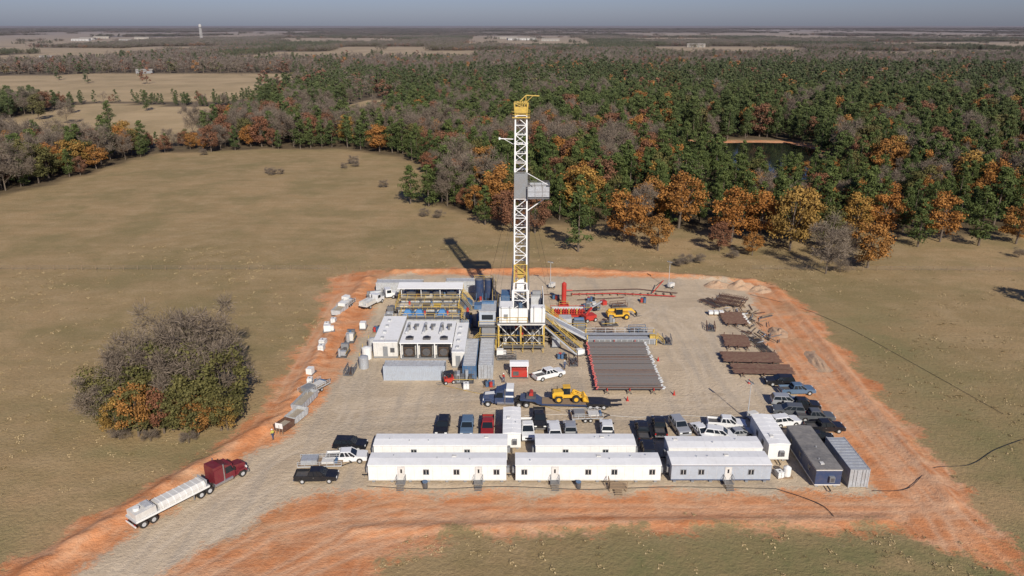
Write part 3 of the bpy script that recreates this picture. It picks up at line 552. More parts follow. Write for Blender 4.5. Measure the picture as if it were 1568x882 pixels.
b.rail((-6.3,135.6,2.5),(-2.9,135.6,2.5)); b.rail((-6.3,135.6,2.5),(-6.3,141.5,2.5)); b.stair((-6.4,136.2,2.5),(-9,136.2,0),.8)
b.box((-6.,142,.2),(-3.2,148,2.6),'blue'); b.box((-5.9,137,2.5),(-3.3,139,4.2),'grey')
b.box((-1.9,134.6,1.1),(6.2,136.1,1.18),'steel'); b.rail((-1.9,134.6,1.18),(6.2,134.6,1.18))
for i in range(5): b.beam((-1.8+i*1.95,134.8,0),(-1.8+i*1.95,134.8,1.1),.12,'yellow')
for i in range(6):
    x=-1.4+i*1.35; b.cyl((x,138.2,.3),(x,138.2,2.4+.4*(i%3)),.33,('offwhite','steel','blue','dkgrey','silver','grey')[i],10)
b.cyl((1.7,143.5,0),(1.7,143.5,1.6),.7,'red',14); b.box((.6,142.6,1.6),(2.8,144.4,2.5),'red'); b.cyl((1.7,143.5,2.5),(1.7,143.5,4.6),.45,'steel',12)
for i in range(10): b.path([(-2+i*.8,136.3,4.9),(-1.7+i*.8,135.9,3.5-(i%3)*.5),(-1.4+i*.75,136.1,1.6)],.08,'cable')
wz=2.9
def windwall(p,q,k='white'):
    p=Vector(p);q=Vector(q);n=int((q-p).length/.45); b.beam(p+Vector((0,0,wz/2)),q+Vector((0,0,wz/2)),.06,k,wz)
    nrm=(q-p).normalized().cross(Vector((0,0,1)))*.05
    for i in range(n+1): c=p.lerp(q,i/n)+nrm; b.beam(c,c+Vector((0,0,wz)),.08,k)
windwall((-2.4,136.5,DZ),(3.0,136.5,DZ)); windwall((-2.4,136.5,DZ),(-2.4,143,DZ)); windwall((3.6,136.5,DZ),(6.3,136.5,DZ)); windwall((6.3,136.5,DZ),(6.3,138.6,DZ)); windwall((6.3,143,DZ),(6.3,149.8,DZ))
b.box((-2.3,137.,DZ+wz-.1),(.2,140.6,DZ+wz+.02),'roofwhite'); b.box((3.7,136.7,DZ+wz-.1),(6.2,138.6,DZ+wz+.02),'roofwhite'); b.box((.25,136.8,DZ+2.2),(2.9,138,DZ+2.4),'ltgrey')
for x in(-2.1,-.4,1.2,4.2,5.8): b.beam((x,136.42,DZ+.1),(x,136.42,DZ+wz+.5),.09,'dkgrey')
b.box((-1.6,136.4,DZ+.8),(-.8,136.45,DZ+1.7),'grey')
b.rail((-2.8,149.8,DZ),(6.3,149.8,DZ)); b.rail((-2.9,143.5,DZ),(-2.9,149.8,DZ)); b.rail((-2.9,136.3,DZ),(3,136.3,DZ),'yellow',1.1)
b.box((-2.2,145.2,DZ),(-.4,149,DZ+2.4),'blue'); b.box((3.9,146,DZ),(6,149,DZ+1.9),'ltgrey'); b.cyl((4.2,147.3,DZ+2.2),(5.9,147.3,DZ+2.2),.6,'grey',14)
b.box((1.1,141.5,DZ),(2.3,142.7,DZ+.5),'yellow'); b.cyl((1.7,143.4,DZ),(1.7,143.4,DZ+1.4),.4,'blue',10)
b.box((-6.4,138.,4.5),(-3.2,144.,7.2),'bluegrey'); b.box((-6.5,137.9,7.2),(-3.1,144.1,7.35),'ltgrey'); b.box((-5.9,137.94,5.6),(-3.7,138.,6.6),'glass')
for x in(-6.2,-3.4):
    for y in(138.3,143.7): b.beam((x,y,2.4),(x,y,4.5),.2,'yellow')
b.rail((-6.5,137.2,4.5),(-3,137.2,4.5)); b.box((-6.5,137.1,4.42),(-3,138,4.5),'steel'); b.box((-7.4,139.,7.35),(-6.,141,8.2),'blue'); b.cyl((-6,142.5,7.35),(-3.6,142.5,7.35),.5,'blue',10)
MX,MY=1.7,145.2
def lat(z0,z1,w0,w1,k,bay=1.9,leg=.27,br=.13):
    n=max(1,round((z1-z0)/bay))
    C=[(-1,-1),(1,-1),(1,1),(-1,1)]
    def pt(c,f): w=w0+(w1-w0)*f; return Vector((MX+c[0]*w,MY+c[1]*w*.92,z0+(z1-z0)*f))
    for c in C: b.beam(pt(c,0),pt(c,1),leg,k)
    for i in range(n):
        f0=i/n;f1=(i+1)/n
        for j in range(4):
            a=C[j];c=C[(j+1)%4]; b.beam(pt(a,f1),pt(c,f1),br,k)
            if i%2==j%2: b.beam(pt(a,f0),pt(c,f1),br,k)
            else: b.beam(pt(c,f0),pt(a,f1),br,k)
lat(DZ,11.2,1.5,1.25,'mastwhite'); lat(11.2,15.,1.25,1.22,'yellow',1.9); lat(15,28.2,1.22,1.18,'mastwhite'); lat(28.2,33.4,1.18,1.15,'grey',1.7); lat(33.4,44.,1.15,1.05,'mastwhite')
lat(44,46.3,1.05,1.25,'yellow',1.15)
b.box((MX-1.7,MY-1.6,43.6),(MX+1.7,MY+1.6,43.75),'yellow'); b.rail((MX-1.7,MY-1.6,43.7),(MX+1.7,MY-1.6,43.7)); b.rail((MX-1.7,MY+1.6,43.7),(MX+1.7,MY+1.6,43.7)); b.rail((MX-1.7,MY-1.6,43.7),(MX-1.7,MY+1.6,43.7)); b.rail((MX+1.7,MY-1.6,43.7),(MX+1.7,MY+1.6,43.7))
b.box((MX-1.1,MY-1.1,44.3),(MX+1.1,MY+1.1,45.6),'yellow')
for g in(-.6,-.2,.2,.6): b.cyl((MX+g-.08,MY-.3,46.),(MX+g+.08,MY-.3,46.),.65,'yellow',14)
b.beam((MX-.4,MY,46.3),(MX+.9,MY,47.6),.16,'yellow'); b.beam((MX+.9,MY,47.6),(MX+3.4,MY,47.5),.18,'yellow'); b.beam((MX+.9,MY,47.6),(MX+.9,MY,45.8),.14,'yellow'); b.beam((MX+2.2,MY,47.5),(MX+1.,MY,46.4),.1,'yellow')
for z in(15.2,20.6,24.4,33.6,38.5): b.box((MX-1.35,MY+.7,z),(MX+1.35,MY+1.3,z+.12),'mastwhite')
b.box((MX-1.25,MY-1.18,28.4),(MX+1.2,MY-1.12,33.2),'grey'); b.box((MX-1.25,MY-1.1,28.4),(MX-1.19,MY+1.1,33.2),'grey')
b.box((MX+1.3,MY-2.1,28.4),(MX+5.5,MY+2.,28.55),'steel'); 
for p,q_ in(((1.3,-2.1),(5.5,-2.1)),((5.5,-2.1),(5.5,2.)),((5.5,2.),(1.3,2.))):
    P0=Vector((MX+p[0],MY+p[1],28.5));Q0=Vector((MX+q_[0],MY+q_[1],28.5)); b.beam(P0+Vector((0,0,1.3)),Q0+Vector((0,0,1.3)),.06,'silver',2.0); b.rail(P0,Q0,'steel',2.6,.1,1.1)
for i in range(8): b.beam((MX+1.6+i*.5,MY-1.9,28.8),(MX+1.6+i*.5,MY+1.8,28.8),.09,'yellow')
b.beam((MX+5.3,MY,28.5),(MX+1.2,MY,25.6),.16,'mastwhite'); b.beam((MX+1.2,MY-.9,33.2),(MX+5.4,MY-1.9,31.),.1,'mastwhite')
b.beam((MX-1.,MY,39.5),(MX-4.0,MY-.5,39.7),.14,'mastwhite'); b.beam((MX-1.,MY,38.3),(MX-3.2,MY-.4,39.6),.08,'mastwhite'); b.box((MX-4.2,MY-.6,39.5),(MX-3.9,MY-.3,39.9),'mastwhite')
b.box((MX-.6,MY-.5,12.),(MX+.6,MY+.5,13.8),'yellow'); b.box((MX-.7,MY-.5,8.8),(MX+.7,MY+.6,11.6),'mastwhite'); b.cyl((MX,MY,5.6),(MX,MY,9),.16,'steel',8)
for g in(-.35,-.15,.15,.35): b.beam((MX+g,MY,13.8),(MX+g,MY,45.8),.05,'cable')
for i in range(6): b.cyl((MX+.9+i*.16,MY+.4,5.7),(MX+.95+i*.16,MY+.7,33),.06,'pipe',5)
b.beam((MX-1.9,MY+6,DZ),(MX-1.3,MY+1.1,16),.3,'mastwhite'); b.beam((MX+1.9,MY+6,DZ),(MX+1.3,MY+1.1,16),.3,'mastwhite')
b.beam((MX-1.6,MY-1.4,DZ),(MX-1.6,MY-1.4,9.6),.24,'mastwhite'); b.beam((MX+1.6,MY-1.4,DZ),(MX+1.6,MY-1.4,9.6),.24,'mastwhite'); b.beam((MX-1.6,MY-1.4,9.6),(MX+1.6,MY-1.4,9.6),.3,'mastwhite')
for p in((-6,172),(9.5,172),(-4,138),(9.,150),(-5,150)): b.beam((MX+(.9 if p[0]>0 else -.9),MY,33 if p[1]>151 else 29),(p[0],p[1],.2),.035,'cable')
for y in(139.3,142.1): b.beam((6.5,y,DZ-.1),(14.6,y-.6,1.25),.25,'ltgrey',.4)
b.add([(6.5,139.5,DZ),(6.5,142,DZ),(14.6,141.4,1.35),(14.6,138.9,1.35)],[(0,3,2,1)],'silver')
b.stair((6.6,138.6,DZ),(13.6,136.4,0),.9); b.stair((6.6,143.3,DZ),(13.5,143.2,0),.9)
b.beam((6.4,136.8,4.6),(12.4,132.8,.4),.5,'ltgrey',.12); b.beam((6.4,136.8,4.9),(12.4,132.8,.9),.1,'yellow')
b.make('drilling_rig')
# catwalk
b=MB(); b.box((14.7,138.6,.1),(28.8,141.6,1.15),'grey'); b.box((14.7,138.4,1.15),(28.8,141.8,1.3),'silver'); b.box((15,139.9,1.3),(28.6,140.3,1.4),'dkgrey')
for i in range(13): b.box((15+i*1.1,138.5,.1),(15.15+i*1.1,138.6,1.15),'ltgrey')
for x in(14.9,28.6):
    for y in(138.5,141.7): b.beam((x,y,0),(x,y,2.1),.2,'yellow')
b.rail((15,141.9,1.2),(28.6,141.9,1.2),'ltgrey'); b.stair((28.9,139,1.2),(30.2,139,0),.8); b.box((27.3,138.7,1.3),(28.5,139.6,1.9),'yellow'); b.make('catwalk')
# pipe racks
def rack(name,L,W,n,h,k='pipe',e1=None,e2=None,loc=(0,0),rz=0,seed=0,r=.09,layers=1):
    rd=random.Random(seed); b=MB()
    for x in(-L*.36,-L*.02,L*.34):
        b.beam((x,-W/2-.3,h-.22),(x,W/2+.3,h-.22),.22,'rust' if k!='pipe' else 'dkgrey')
        m=max(2,int(W/3.5))
        for i in range(m+1):
            y=-W/2+W*i/m
            for g in(-.45,.45): b.beam((x+g,y,0),(x,y,h-.3),.09,'dkgrey')
        for y in(-W/2-.3,W/2+.3): b.beam((x,y,h-.2),(x,y,h+.3),.14,'red' if e1 else 'rust')
    for l in range(layers):
        for i in range(n):
            y=-W/2+W*(i+.5)/n; dx=rd.uniform(-.22,.22); z=h+l*r*1.9+r-.11
            if rd.random()<.05 and l==layers-1: continue
            b.cyl((-L/2+dx,y,z),(L/2+dx,y,z),r*rd.uniform(.8,1.1),'rust' if (k=='pipe' and rd.random()<.12) else k,6)
            if e1: b.cyl((-L/2+dx-.12,y,z),(-L/2+dx+.14,y,z),r*1.25,e1,6)
            if e2 and rd.random()<.8: b.cyl((L/2+dx-.15,y,z),(L/2+dx+.22,y,z),r*1.35,e2,6)
    return b.make(name,loc,rz)
rack('pipe_rack',11.4,20.5,82,1.0,'pipe','red','ltgrey',(20.4,127.5),0,1,.098)
rack('pipe_rack',10.6,4.6,20,.8,'rust',None,None,(45.,131),-3,2); rack('pipe_rack',10.8,4.2,18,.8,'rust',None,None,(45.6,125.8),-3,3)
rack('pipe_rack',5.,6.,18,.8,'rust',None,None,(44.5,139),-6,4); rack('pipe_rack',5.,7,22,.7,'rust',None,'offwhite',(47.5,151.6),-4,5); rack('pipe_rack',7.,6,18,.7,'rust',None,None,(50,163),60,6)
rack('pipe_rack',6.,3,10,.5,'pipe',None,None,(45.5,161.5),-62,7); rack('pipe_rack',9.,2.,7,.4,'pipe',None,None,(49.,137.5),96,8)
b=MB(); rd=random.Random(3)
for i in range(70):
    x=rd.uniform(47,54);y=rd.uniform(138,160);a=rd.uniform(-1,1)+1.2;L=rd.uniform(1.,4); b.beam((x,y,.1+rd.random()*.4),(x+L*math.cos(a),y+L*math.sin(a),.1+rd.random()*.5),rd.choice((.1,.15,.22)),rd.choice(['wood','rust','silver','steel','wood','dkgrey']))
b.make('scrap_timber_pile')
b=MB()
for i in range(3):
    for j in range(3): b.box((43+i*1.15,154.5,.02+j*.32),(43.9+i*1.15,155.6,.3+j*.32),'white' if j>0 else 'wood')
b.make('sack_pallets')
# ------------------------------------------------------------------ vehicles
def arch(c,r,n=7): return [(c-r*math.cos(math.pi*i/(n-1)),.42+r*math.sin(math.pi*i/(n-1))) for i in range(n)]
def car(kind,col):
    b=MB(); w=.98 if kind!='sedan' else .9; L={'pickup':2.95,'suv':2.45,'sedan':2.35}[kind]; ax=(L-1.05,-(L-1.15))
    bot=[(-L,.5)]+arch(ax[1],.46)+arch(ax[0],.46)+[(L-.05,.45)]
    fr=[(L,.62),(L-.02,.95),(L-.3,1.08),(L-1.55,1.18)]
    if kind=='pickup': top=[(-.95,1.2),(-.95,.85),(-L,.85)]
    elif kind=='suv': top=[(-L+.05,1.2),(-L,.9)]
    else: fr=[(L,.6),(L-.05,.8),(L-.4,.92),(L-1.3,1.0)]; top=[(-L+.9,1.02),(-L+.05,.98),(-L,.7)]
    b.prism(bot+fr+top,-w,w,col)
    for g in(-1,1):
        for a in ax: b.wheel((a,g*(w-.13),.40),.40,.27)
    if kind=='pickup':
        for g in(-1,1): b.box((-L,g*w,.85),(-.95,g*(w-.09),1.24),col); b.box((-L+.02,g*(w-.10),1.24),(-.95,g*(w-.0),1.27),'black')
        b.box((-L,-w+.09,.85),(-L+.08,w-.09,1.22),col); b.box((-L+.1,-w+.1,.86),(-.97,w-.1,.88),'dkgrey')
        cb=(-.98,1.45,-.93*w,.93*w,1.19);ct=(-.80,.62,-.78*w,.78*w,1.80)
    elif kind=='suv': cb=(-L+.1,L-1.45,-.94*w,.94*w,1.19);ct=(-L+.35,L-2.2,-.8*w,.8*w,1.72)
    else: cb=(-L+.75,L-1.15,-.93*w,.93*w,1.0);ct=(-L+1.35,L-2.0,-.75*w,.75*w,1.42)
    b.frus(cb,ct,'glass'); x0,x1,y0,y1,z=ct; b.frus((x0-.04,x1+.06,y0-.03,y1+.03,z-.01),(x0+.08,x1-.1,y0+.1,y1-.1,z+.075),col)
    for g in(0,1):
        for f in(0.,.42,.7,1.) if kind!='pickup' else (0.,.36,.66,1.):
            p=(cb[0]+(cb[1]-cb[0])*f,cb[2+g],cb[4]);q=(ct[0]+(ct[1]-ct[0])*f,ct[2+g],ct[4]); b.beam(p,q,.09,col)
    zl=.82 if kind!='sedan' else .72
    for g in(-1,1):
        b.box((L-.08,g*(w-.45),zl),(L+.015,g*(w-.06),zl+.16),'lamp'); b.box((-L-.015,g*(w-.2),zl),(-L+.05,g*(w-.03),zl+.25),'tail')
        b.box((cb[1]-.45,g*(w),1.2 if kind!='sedan' else 1.),(cb[1]-.25,g*(w+.2),1.38 if kind!='sedan' else 1.14),'black')
        b.box((-.3,g*w,.95),(-.12,g*(w+.015),.99),'chrome')
    b.box((L-.05,-w+.46,zl-.1),(L+.012,w-.46,zl+.14),'black'); b.box((L-.08,-w+.03,.42),(L+.08,w-.03,.6),'chrome' if kind=='pickup' else col); b.box((-L-.12,-w+.05,.45),(-L+.03,w-.05,.62),'chrome' if kind=='pickup' else col)
    return b
VM={}
def V(kind,col,x,y,rz):
    key=(kind,col)
    if key not in VM: VM[key]=car(kind,col).mesh({'pickup':'pickup_truck','suv':'sport_utility_vehicle','sedan':'sedan_car'}[kind])
    put({'pickup':'pickup_truck','suv':'sport_utility_vehicle','sedan':'sedan_car'}[kind],VM[key],(x,y,.01),rz)
for a in [('suv','carblack',-10.8,105,-92),('suv','carblue',-7,104.8,-90),('pickup','carred',-3.8,105,-90),('pickup','carwhite',2.4,104,-88),('pickup','carblack',4.4,107.5,-90),('pickup','carwhite',14.7,103.8,88),('pickup','carsilver',9.,103.5,90),('suv','carwhite',6.5,104,92),
 ('pickup','carblack',20.2,103.6,88),('suv','carblack',20.1,98.4,88),('pickup','carblack',23.,105,86),('suv','carsilver',26.2,105,-80),('sedan','carwhite',29.3,103.6,-75),('pickup','carwhite',33.8,106.,-8),('suv','carwhite',32,102.6,-15),('sedan','carsilver',35,103,12),
 ('pickup','carblue',49.,117.6,2),('suv','carblack',47.2,121,175),('suv','carsilver',45.8,113.6,-6),('pickup','carblack',47.8,112.2,-4),('suv','cargrey',45.,110.3,172),('pickup','cargrey',48.6,108.3,-3),('suv','carwhite',43.2,106.6,12),('pickup','carblack',48.8,104.8,2),('sedan','carblack',46.6,102.,-5),
 ('suv','carblack',-24.2,99.7,-3),('pickup','carwhite',-24.,96.2,5),('pickup','carblack',-27.2,91.2,2),('pickup','carwhite',6.6,123.8,28)]: V(*a)
def tractor(col,acc='chrome'):
    b=MB()
    for g in(-.42,.42): b.box((-4.2,g-.06,.75),(3.5,g+.06,1.0),'black')
    b.prism([(3.55,.8),(3.55,1.75),(3.3,1.95),(1.5,2.15),(1.5,.8)],-.72,.72,col); b.box((3.55,-.6,.85),(3.6,.6,1.7),acc); b.box((3.5,-1.2,.4),(3.75,1.2,.8),acc)
    for g in(-1,1):
        b.prism([(3.5,.8),(3.45,1.15),(3.1,1.35),(2.4,1.35),(1.9,1.1),(1.7,.8),(2.0,.8),(2.3,1.1),(3.1,1.1),(3.3,.8)],g*.72,g*1.2,col); b.box((3.45,g*.75,1.15),(3.56,g*1.1,1.4),'lamp')
    b.box((.1,-1.15,.7),(1.6,1.15,1.75),col); b.frus((.1,1.6,-1.15,1.15,1.75),(.15,1.25,-1.02,1.02,2.65),'glass'); b.box((.1,-1.05,2.65),(1.4,1.05,2.85),col)
    for g in(-1,1): b.beam((1.6,g*1.13,1.75),(1.28,g*1.0,2.65),.1,col); b.beam((.15,g*1.1,1.75),(.2,g*1.,2.65),.12,col)
    b.box((-1.5,-1.2,.8),(.08,1.2,2.95),col); b.prism([(-1.5,2.95),(.9,2.86),(-.2,3.35),(-1.5,3.4)],-1.1,1.1,col)
    for g in(-1,1): b.cyl((-.1,g*1.28,.7),(-.1,g*1.28,3.5),.09,'chrome',8); b.cyl((-1.6,g*.95,.75),(1.2,g*.95,.75),.33,'chrome',12); b.box((1.4,g*1.2,1.9),(1.5,g*1.5,2.4),'black')
    for x in(2.75,): 
        for g in(-1,1): b.wheel((x,g*1.0,.52),.52,.3)
    for x in(-2.4,-3.65):
        for g in(-1,1): b.wheel((x,g*.93,.52),.52,.6); 
        b.cyl((x,-.9,.52),(x,.9,.52),.1,'black',8)
    b.box((-3.6,-.5,1.0),(-2.4,.5,1.15),'black'); b.box((-4.2,-1.15,.5),(-4.15,-.6,1.1),'black'); b.box((-4.2,.6,.5),(-4.15,1.15,1.1),'black'); return b
def semi_haul():
    b=tractor('maroon'); x1=-2.3;x0=-12.6
    b.box((x0,-1.25,1.2),(x1,1.25,1.38),'ltgrey')
    for g in(-1,1): b.box((x0+.1,g*1.25,1.15),(x1-.1,g*1.3,1.42),'white'); b.beam((x0,g*.45,1.05),(x1,g*.45,1.08),.2,'black',.3)
    b.prism([(-1.15,1.38),(1.15,1.38),(1.15,1.75),(.75,2.15),(-.75,2.15),(-1.15,1.75)],x0+3.3,x1-.5,'offwhite','x')
    for i in range(8): b.prism([(-1.18,1.38),(1.18,1.38),(1.18,1.77),(.77,2.19),(-.77,2.19),(-1.18,1.77)],x0+3.7+i*.82,x0+3.8+i*.82,'white','x')
    b.box((x0+.2,-1.1,1.38),(x0+2.9,1.1,2.25),'offwhite'); b.cyl((x0+.9,0,2.25),(x0+.9,0,2.6),.4,'white',12); b.box((x0+1.7,-.8,2.25),(x0+2.6,.8,2.5),'ltgrey'); b.box((x1-.4,-1.1,1.38),(x1-.3,1.1,2.3),'silver')
    for x in(x0+1.,x0+2.3):
        for g in(-1,1): b.wheel((x,g*.93,.52),.52,.6)
    b.box((x0-.1,-1.2,.55),(x0,1.2,.75),'white'); b.beam((x1-2.2,-.8,.1),(x1-2.2,-.8,1.2),.12,'grey'); b.beam((x1-2.2,.8,.1),(x1-2.2,.8,1.2),.12,'grey')
    for g in(-1,1): b.box((x0-.02,g*.8,.8),(x0-.06,g*1.1,.95),'tail')
    return b
semi_haul().make('flatbed_trailer_truck',(-40.3,90.5,.03),53)
def loader():
    b=MB(); b.prism([(-3.1,1.0),(-3.2,1.9),(-2.9,2.3),(-.9,2.45),(-.9,.9)],-.85,.85,'cat'); b.box((-3.22,-.6,1.1),(-3.18,.6,2.0),'black')
    b.frus((-1.0,.5,-.75,.75,1.7),(-.85,.4,-.68,.68,3.2),'glass'); b.box((-1.0,-.8,3.2),(.55,.8,3.35),'cat'); b.box((-1.,-.8,1.),(.5,.8,1.75),'cat')
    for g in(-1,1):
        for x in(-.95,.45): b.beam((x,g*.73,1.75),(x*.9,g*.68,3.2),.1,'black')
        for x in(-1.9,1.7): b.wheel((x,g*1.05,.82),.82,.6,'rubber','cat'); b.prism([(x-.95,1.35),(x-.5,1.75),(x+.5,1.75),(x+.95,1.35),(x+.5,1.68),(x-.5,1.68)],g*.85,g*1.35,'cat') if x<0 else None
        b.beam((1.1,g*.5,2.1),(3.3,g*.5,.7),.22,'cat',.35); b.beam((1.2,g*.35,1.3),(2.6,g*.35,1.15),.14,'chrome')
    b.box((.5,-.6,.9),(2.2,.6,1.6),'cat'); b.beam((1.,0,1.6),(1.3,0,2.5),.5,'cat'); b.beam((1.3,0,2.5),(2.9,0,1.7),.2,'cat'); b.cyl((-2.1,.4,2.4),(-2.1,.4,3.1),.07,'black',8)
    b.prism([(3.1,.35),(4.3,.2),(4.35,.27),(3.3,.5),(3.15,1.1),(3.5,1.45),(3.4,1.5),(2.95,1.15)],-1.4,1.4,'cat')
    for g in(-1.4,1.36): b.prism([(3.1,.35),(4.3,.2),(3.5,1.45),(2.95,1.15)],g,g+.05,'cat')
    return b
b=tractor('navy','chrome'); b.box((-1.5,-1.21,1.9),(.05,1.21,2.2),'white'); b.prism([(1.55,2.16),(3.3,1.96),(3.3,1.975),(1.55,2.175)],-.5,.5,'white'); b.box((-1.52,-1.12,2.96),(-.3,1.12,3.42),'white')
b.prism([(-2.6,1.3),(-2.6,1.55),(-5.3,1.5),(-6.1,.95),(-6.1,.65),(-5.6,.7),(-5.0,1.15)],-1.1,1.1,'navy'); b.box((-13.6,-1.3,.62),(-6.1,1.3,.88),'navy'); b.box((-13.5,-1.15,.88),(-6.2,1.15,.9),'wood')
b.prism([(-13.6,.65),(-13.6,1.1),(-16.3,1.1),(-17.6,.75),(-17.6,.6),(-16.3,.85)],-1.3,1.3,'black')
for x in(-14.2,-15.3,-16.4):
    for g in(-1,1): b.wheel((x,g*1.0,.45),.45,.5)
for g in(-1,1): b.beam((-17.4,g*.8,.8),(-19.4,g*.8,.9),.5,'black',.12); b.box((-13.4,g*1.3,.65),(-6.3,g*1.34,.8),'navy')
b.box((-5.2,-.9,1.5),(-3.6,.9,2.0),'dkgrey'); b.cyl((-4.4,-.7,2.2),(-4.4,.7,2.2),.35,'red',10)
b.make('lowboy_semi_truck',(-1.2,113.6,.02),180-3)
loader().make('wheel_loader',(9.2,113.2,.92),2,.8)
def telehandler(col='cat'):
    b=MB(); b.box((-2.3,-.9,.75),(2.3,.6,1.4),col); b.box((-2.5,-1.,.9),(-1.6,.9,1.6),col); b.box((-.7,-1.0,1.2),(.7,-.3,2.4),'glass'); b.box((-.75,-1.05,2.4),(.75,-.25,2.5),col); b.box((-.7,.5,.9),(1.2,1.05,1.5),'dkgrey')
    for x in(-.72,.68): b.beam((x,-1.,1.2),(x,-1.,2.4),.09,'black')
    b.beam((-2.2,.15,2.0),(3.0,.15,1.9),.45,col,.5); b.beam((3.0,.15,1.9),(4.0,.15,1.),.3,col); b.box((3.9,-.6,.5),(4.05,.9,1.4),'black')
    for y in(-.4,.7): b.box((4.05,y,.5),(5.2,y+.12,.56),'steel')
    for x in(-1.6,1.6):
        for g in(-1,1): b.wheel((x,g*1.0,.62),.62,.42,'rubber','cat')
    return b
telehandler().make('telehandler',(22.9,153),8)
def forklift(col='red'):
    b=MB(); b.box((-1.1,-.6,.35),(.8,.6,1.1),col); b.frus((-1.3,-.7,-.6,.6,.4),(-1.2,-.7,-.5,.5,1.3),col); b.box((-1.,-.6,2.1),(.6,.6,2.18),'black')
    for x in(-.95,.55):
        for y in(-.55,.55): b.beam((x,y,1.1),(x,y,2.1),.08,'black')
    b.box((-.4,-.3,1.1),(.1,.3,1.25),'black'); b.box((-.5,-.3,1.25),(-.38,.3,1.7),'black')
    for y in(-.35,.35): b.beam((.95,y,.1),(.95,y,2.4),.12,'black'); b.box((1.,y-.06,.12),(2.1,y+.06,.18),'steel')
    for x in(-.8,.6):
        for g in(-1,1): b.wheel((x,g*.58,.34),.34,.25)
    return b
forklift().make('forklift',(-11.3,121.6),200)
b=MB(); b.box((-1.3,-1,.4),(1.3,1,1.5),'red')
for x in(-1,1):
    for g in(-1,1): b.wheel((x,g*.95,.45),.45,.35)
b.beam((-.8,0,1.5),(.6,0,3.0),.35,'red'); b.beam((.6,0,3.0),(3.2,0,4.0),.28,'silver'); b.box((3.,-.6,3.2),(4.,.6,4.1),'red'); b.make('boom_lift',(16.5,151.5),25)
b=MB(); b.box((-1.6,-1.2,0),(1.6,1.2,.2),'dkgrey'); b.box((-1.4,-1.,.2),(1.4,1.,1.5),'red'); b.box((-1.1,-1.04,.5),(-.1,-1.,1.3),'dkgrey')
for x in(-1.5,1.5):
    for y in(-1.1,1.1): b.beam((x,y,.2),(x,y,2.4),.1,'white')
b.prism([(-1.3,2.4),(1.3,2.4),(1.3,2.5),(0,2.75),(-1.3,2.5)],-1.7,1.7,'roofwhite','x'); b.make('canopy_pump_skid',(1.3,124.6))
def work_truck(col='carwhite',body='offwhite'):
    b=MB(); b.box((-3.6,-.45,.6),(3.2,.45,.85),'black'); b.prism([(3.3,.6),(3.3,1.35),(2.2,1.55),(1.9,2.4),(.6,2.4),(.6,.6)],-1.05,1.05,col); b.add([(2.22,-.9,1.58),(2.22,.9,1.58),(1.94,.85,2.3),(1.94,-.85,2.3)],[(0,1,2,3)],'glass')
    for g in(-1,1): b.box((.9,g*1.05,1.5),(1.9,g*1.06,2.2),'glass'); b.wheel((2.4,g*.95,.45),.45,.28); b.wheel((-2.2,g*.88,.45),.45,.5)
    b.box((-3.6,-1.15,.9),(.4,1.15,1.1),body); b.box((-3.4,-1.15,1.1),(-.2,-.75,1.8),body); b.box((-3.4,.75,1.1),(-.2,1.15,1.8),body); b.cyl((-2.8,0,1.6),(-.4,0,1.6),.5,'ltgrey',12); b.beam((0,0,1.1),(0,0,2.6),.12,'black'); return b
work_truck().make('service_truck',(-31.6,161),65)
work_truck('carwhite','grey').make('service_truck',(-30,165.5),20)
b=MB(); b.cyl((11.7,161,0),(11.7,161,5.2),.55,'red',14); b.cyl((11.7,161,5.2),(11.7,161,5.6),.55,'red',14,.1); b.cyl((12.2,161,3.6),(13.6,161,3.6),.15,'red',8); b.box((10.6,160,0),(12.8,162,.3),'red'); b.rail((10.6,160,.3),(12.8,160,.3),'yellow'); b.make('gas_separator')
b=MB()
b.box((8.5,153.5,.1),(16,157,.4),'red'); b.rail((8.5,153.5,.4),(16,153.5,.4),'red'); b.rail((8.5,157,.4),(16,157,.4),'red')
for i in range(12): x=8.9+i*.58; b.cyl((x,154.4,.4),(x,154.4,1.7),.2,'red' if i%3 else 'yellow',8)
b.cyl((8.8,156,1.2),(15.6,156,1.2),.35,'ltgrey',10); b.make('choke_manifold_skid')
b=MB(); b.box((9.5,146.2,.1),(15.5,149.2,.5),'steel'); b.box((9.8,146.5,.5),(12.4,149,2.4),'ltgrey'); b.box((12.8,146.6,.5),(15.2,148.8,1.6),'grey'); b.rail((9.5,146.2,.5),(15.5,146.2,.5)); b.cyl((13,147.7,1.9),(15,147.7,1.9),.4,'blue',10); b.make('accumulator_unit')
b=MB()
b.path([(14,167.5,.4),(24,168.2,.4),(38,166,.4)],.17,'red'); b.path([(12,170,.3),(30,171.5,.3),(39,168.5,.3)],.15,'rust'); b.path([(15,164,.25),(26,165.5,.3)],.13,'rust')
for i in range(14): x=14+i*1.8; b.box((x,167.2,0),(x+.3,168.8,.32),'wood')
b.beam((33,168,.5),(36,171,2.6),.16,'red'); b.beam((36,171,2.6),(35,174,.3),.12,'rust'); b.make('flare_line_pipes')
def tote():
    b=MB(); b.box((-.5,-.6,.02),(.5,.6,.14),'wood'); b.frus((-.48,.48,-.58,.58,.14),(-.46,.46,-.56,.56,1.1),'white'); b.cyl((0,0,1.1),(0,0,1.18),.12,'black',8)
    for z in(.35,.65,.95):
        for g in(-1,1): b.beam((-.52,g*.62,z),(.52,g*.62,z),.03,'silver'); b.beam((g*.52,-.62,z),(g*.52,.62,z),.03,'silver')
    for x in(-.52,0,.52):
        for g in(-1,1): b.beam((x,g*.62,.1),(x,g*.62,1.1),.03,'silver')
    return b
tm_=tote().mesh('chemical_tote')
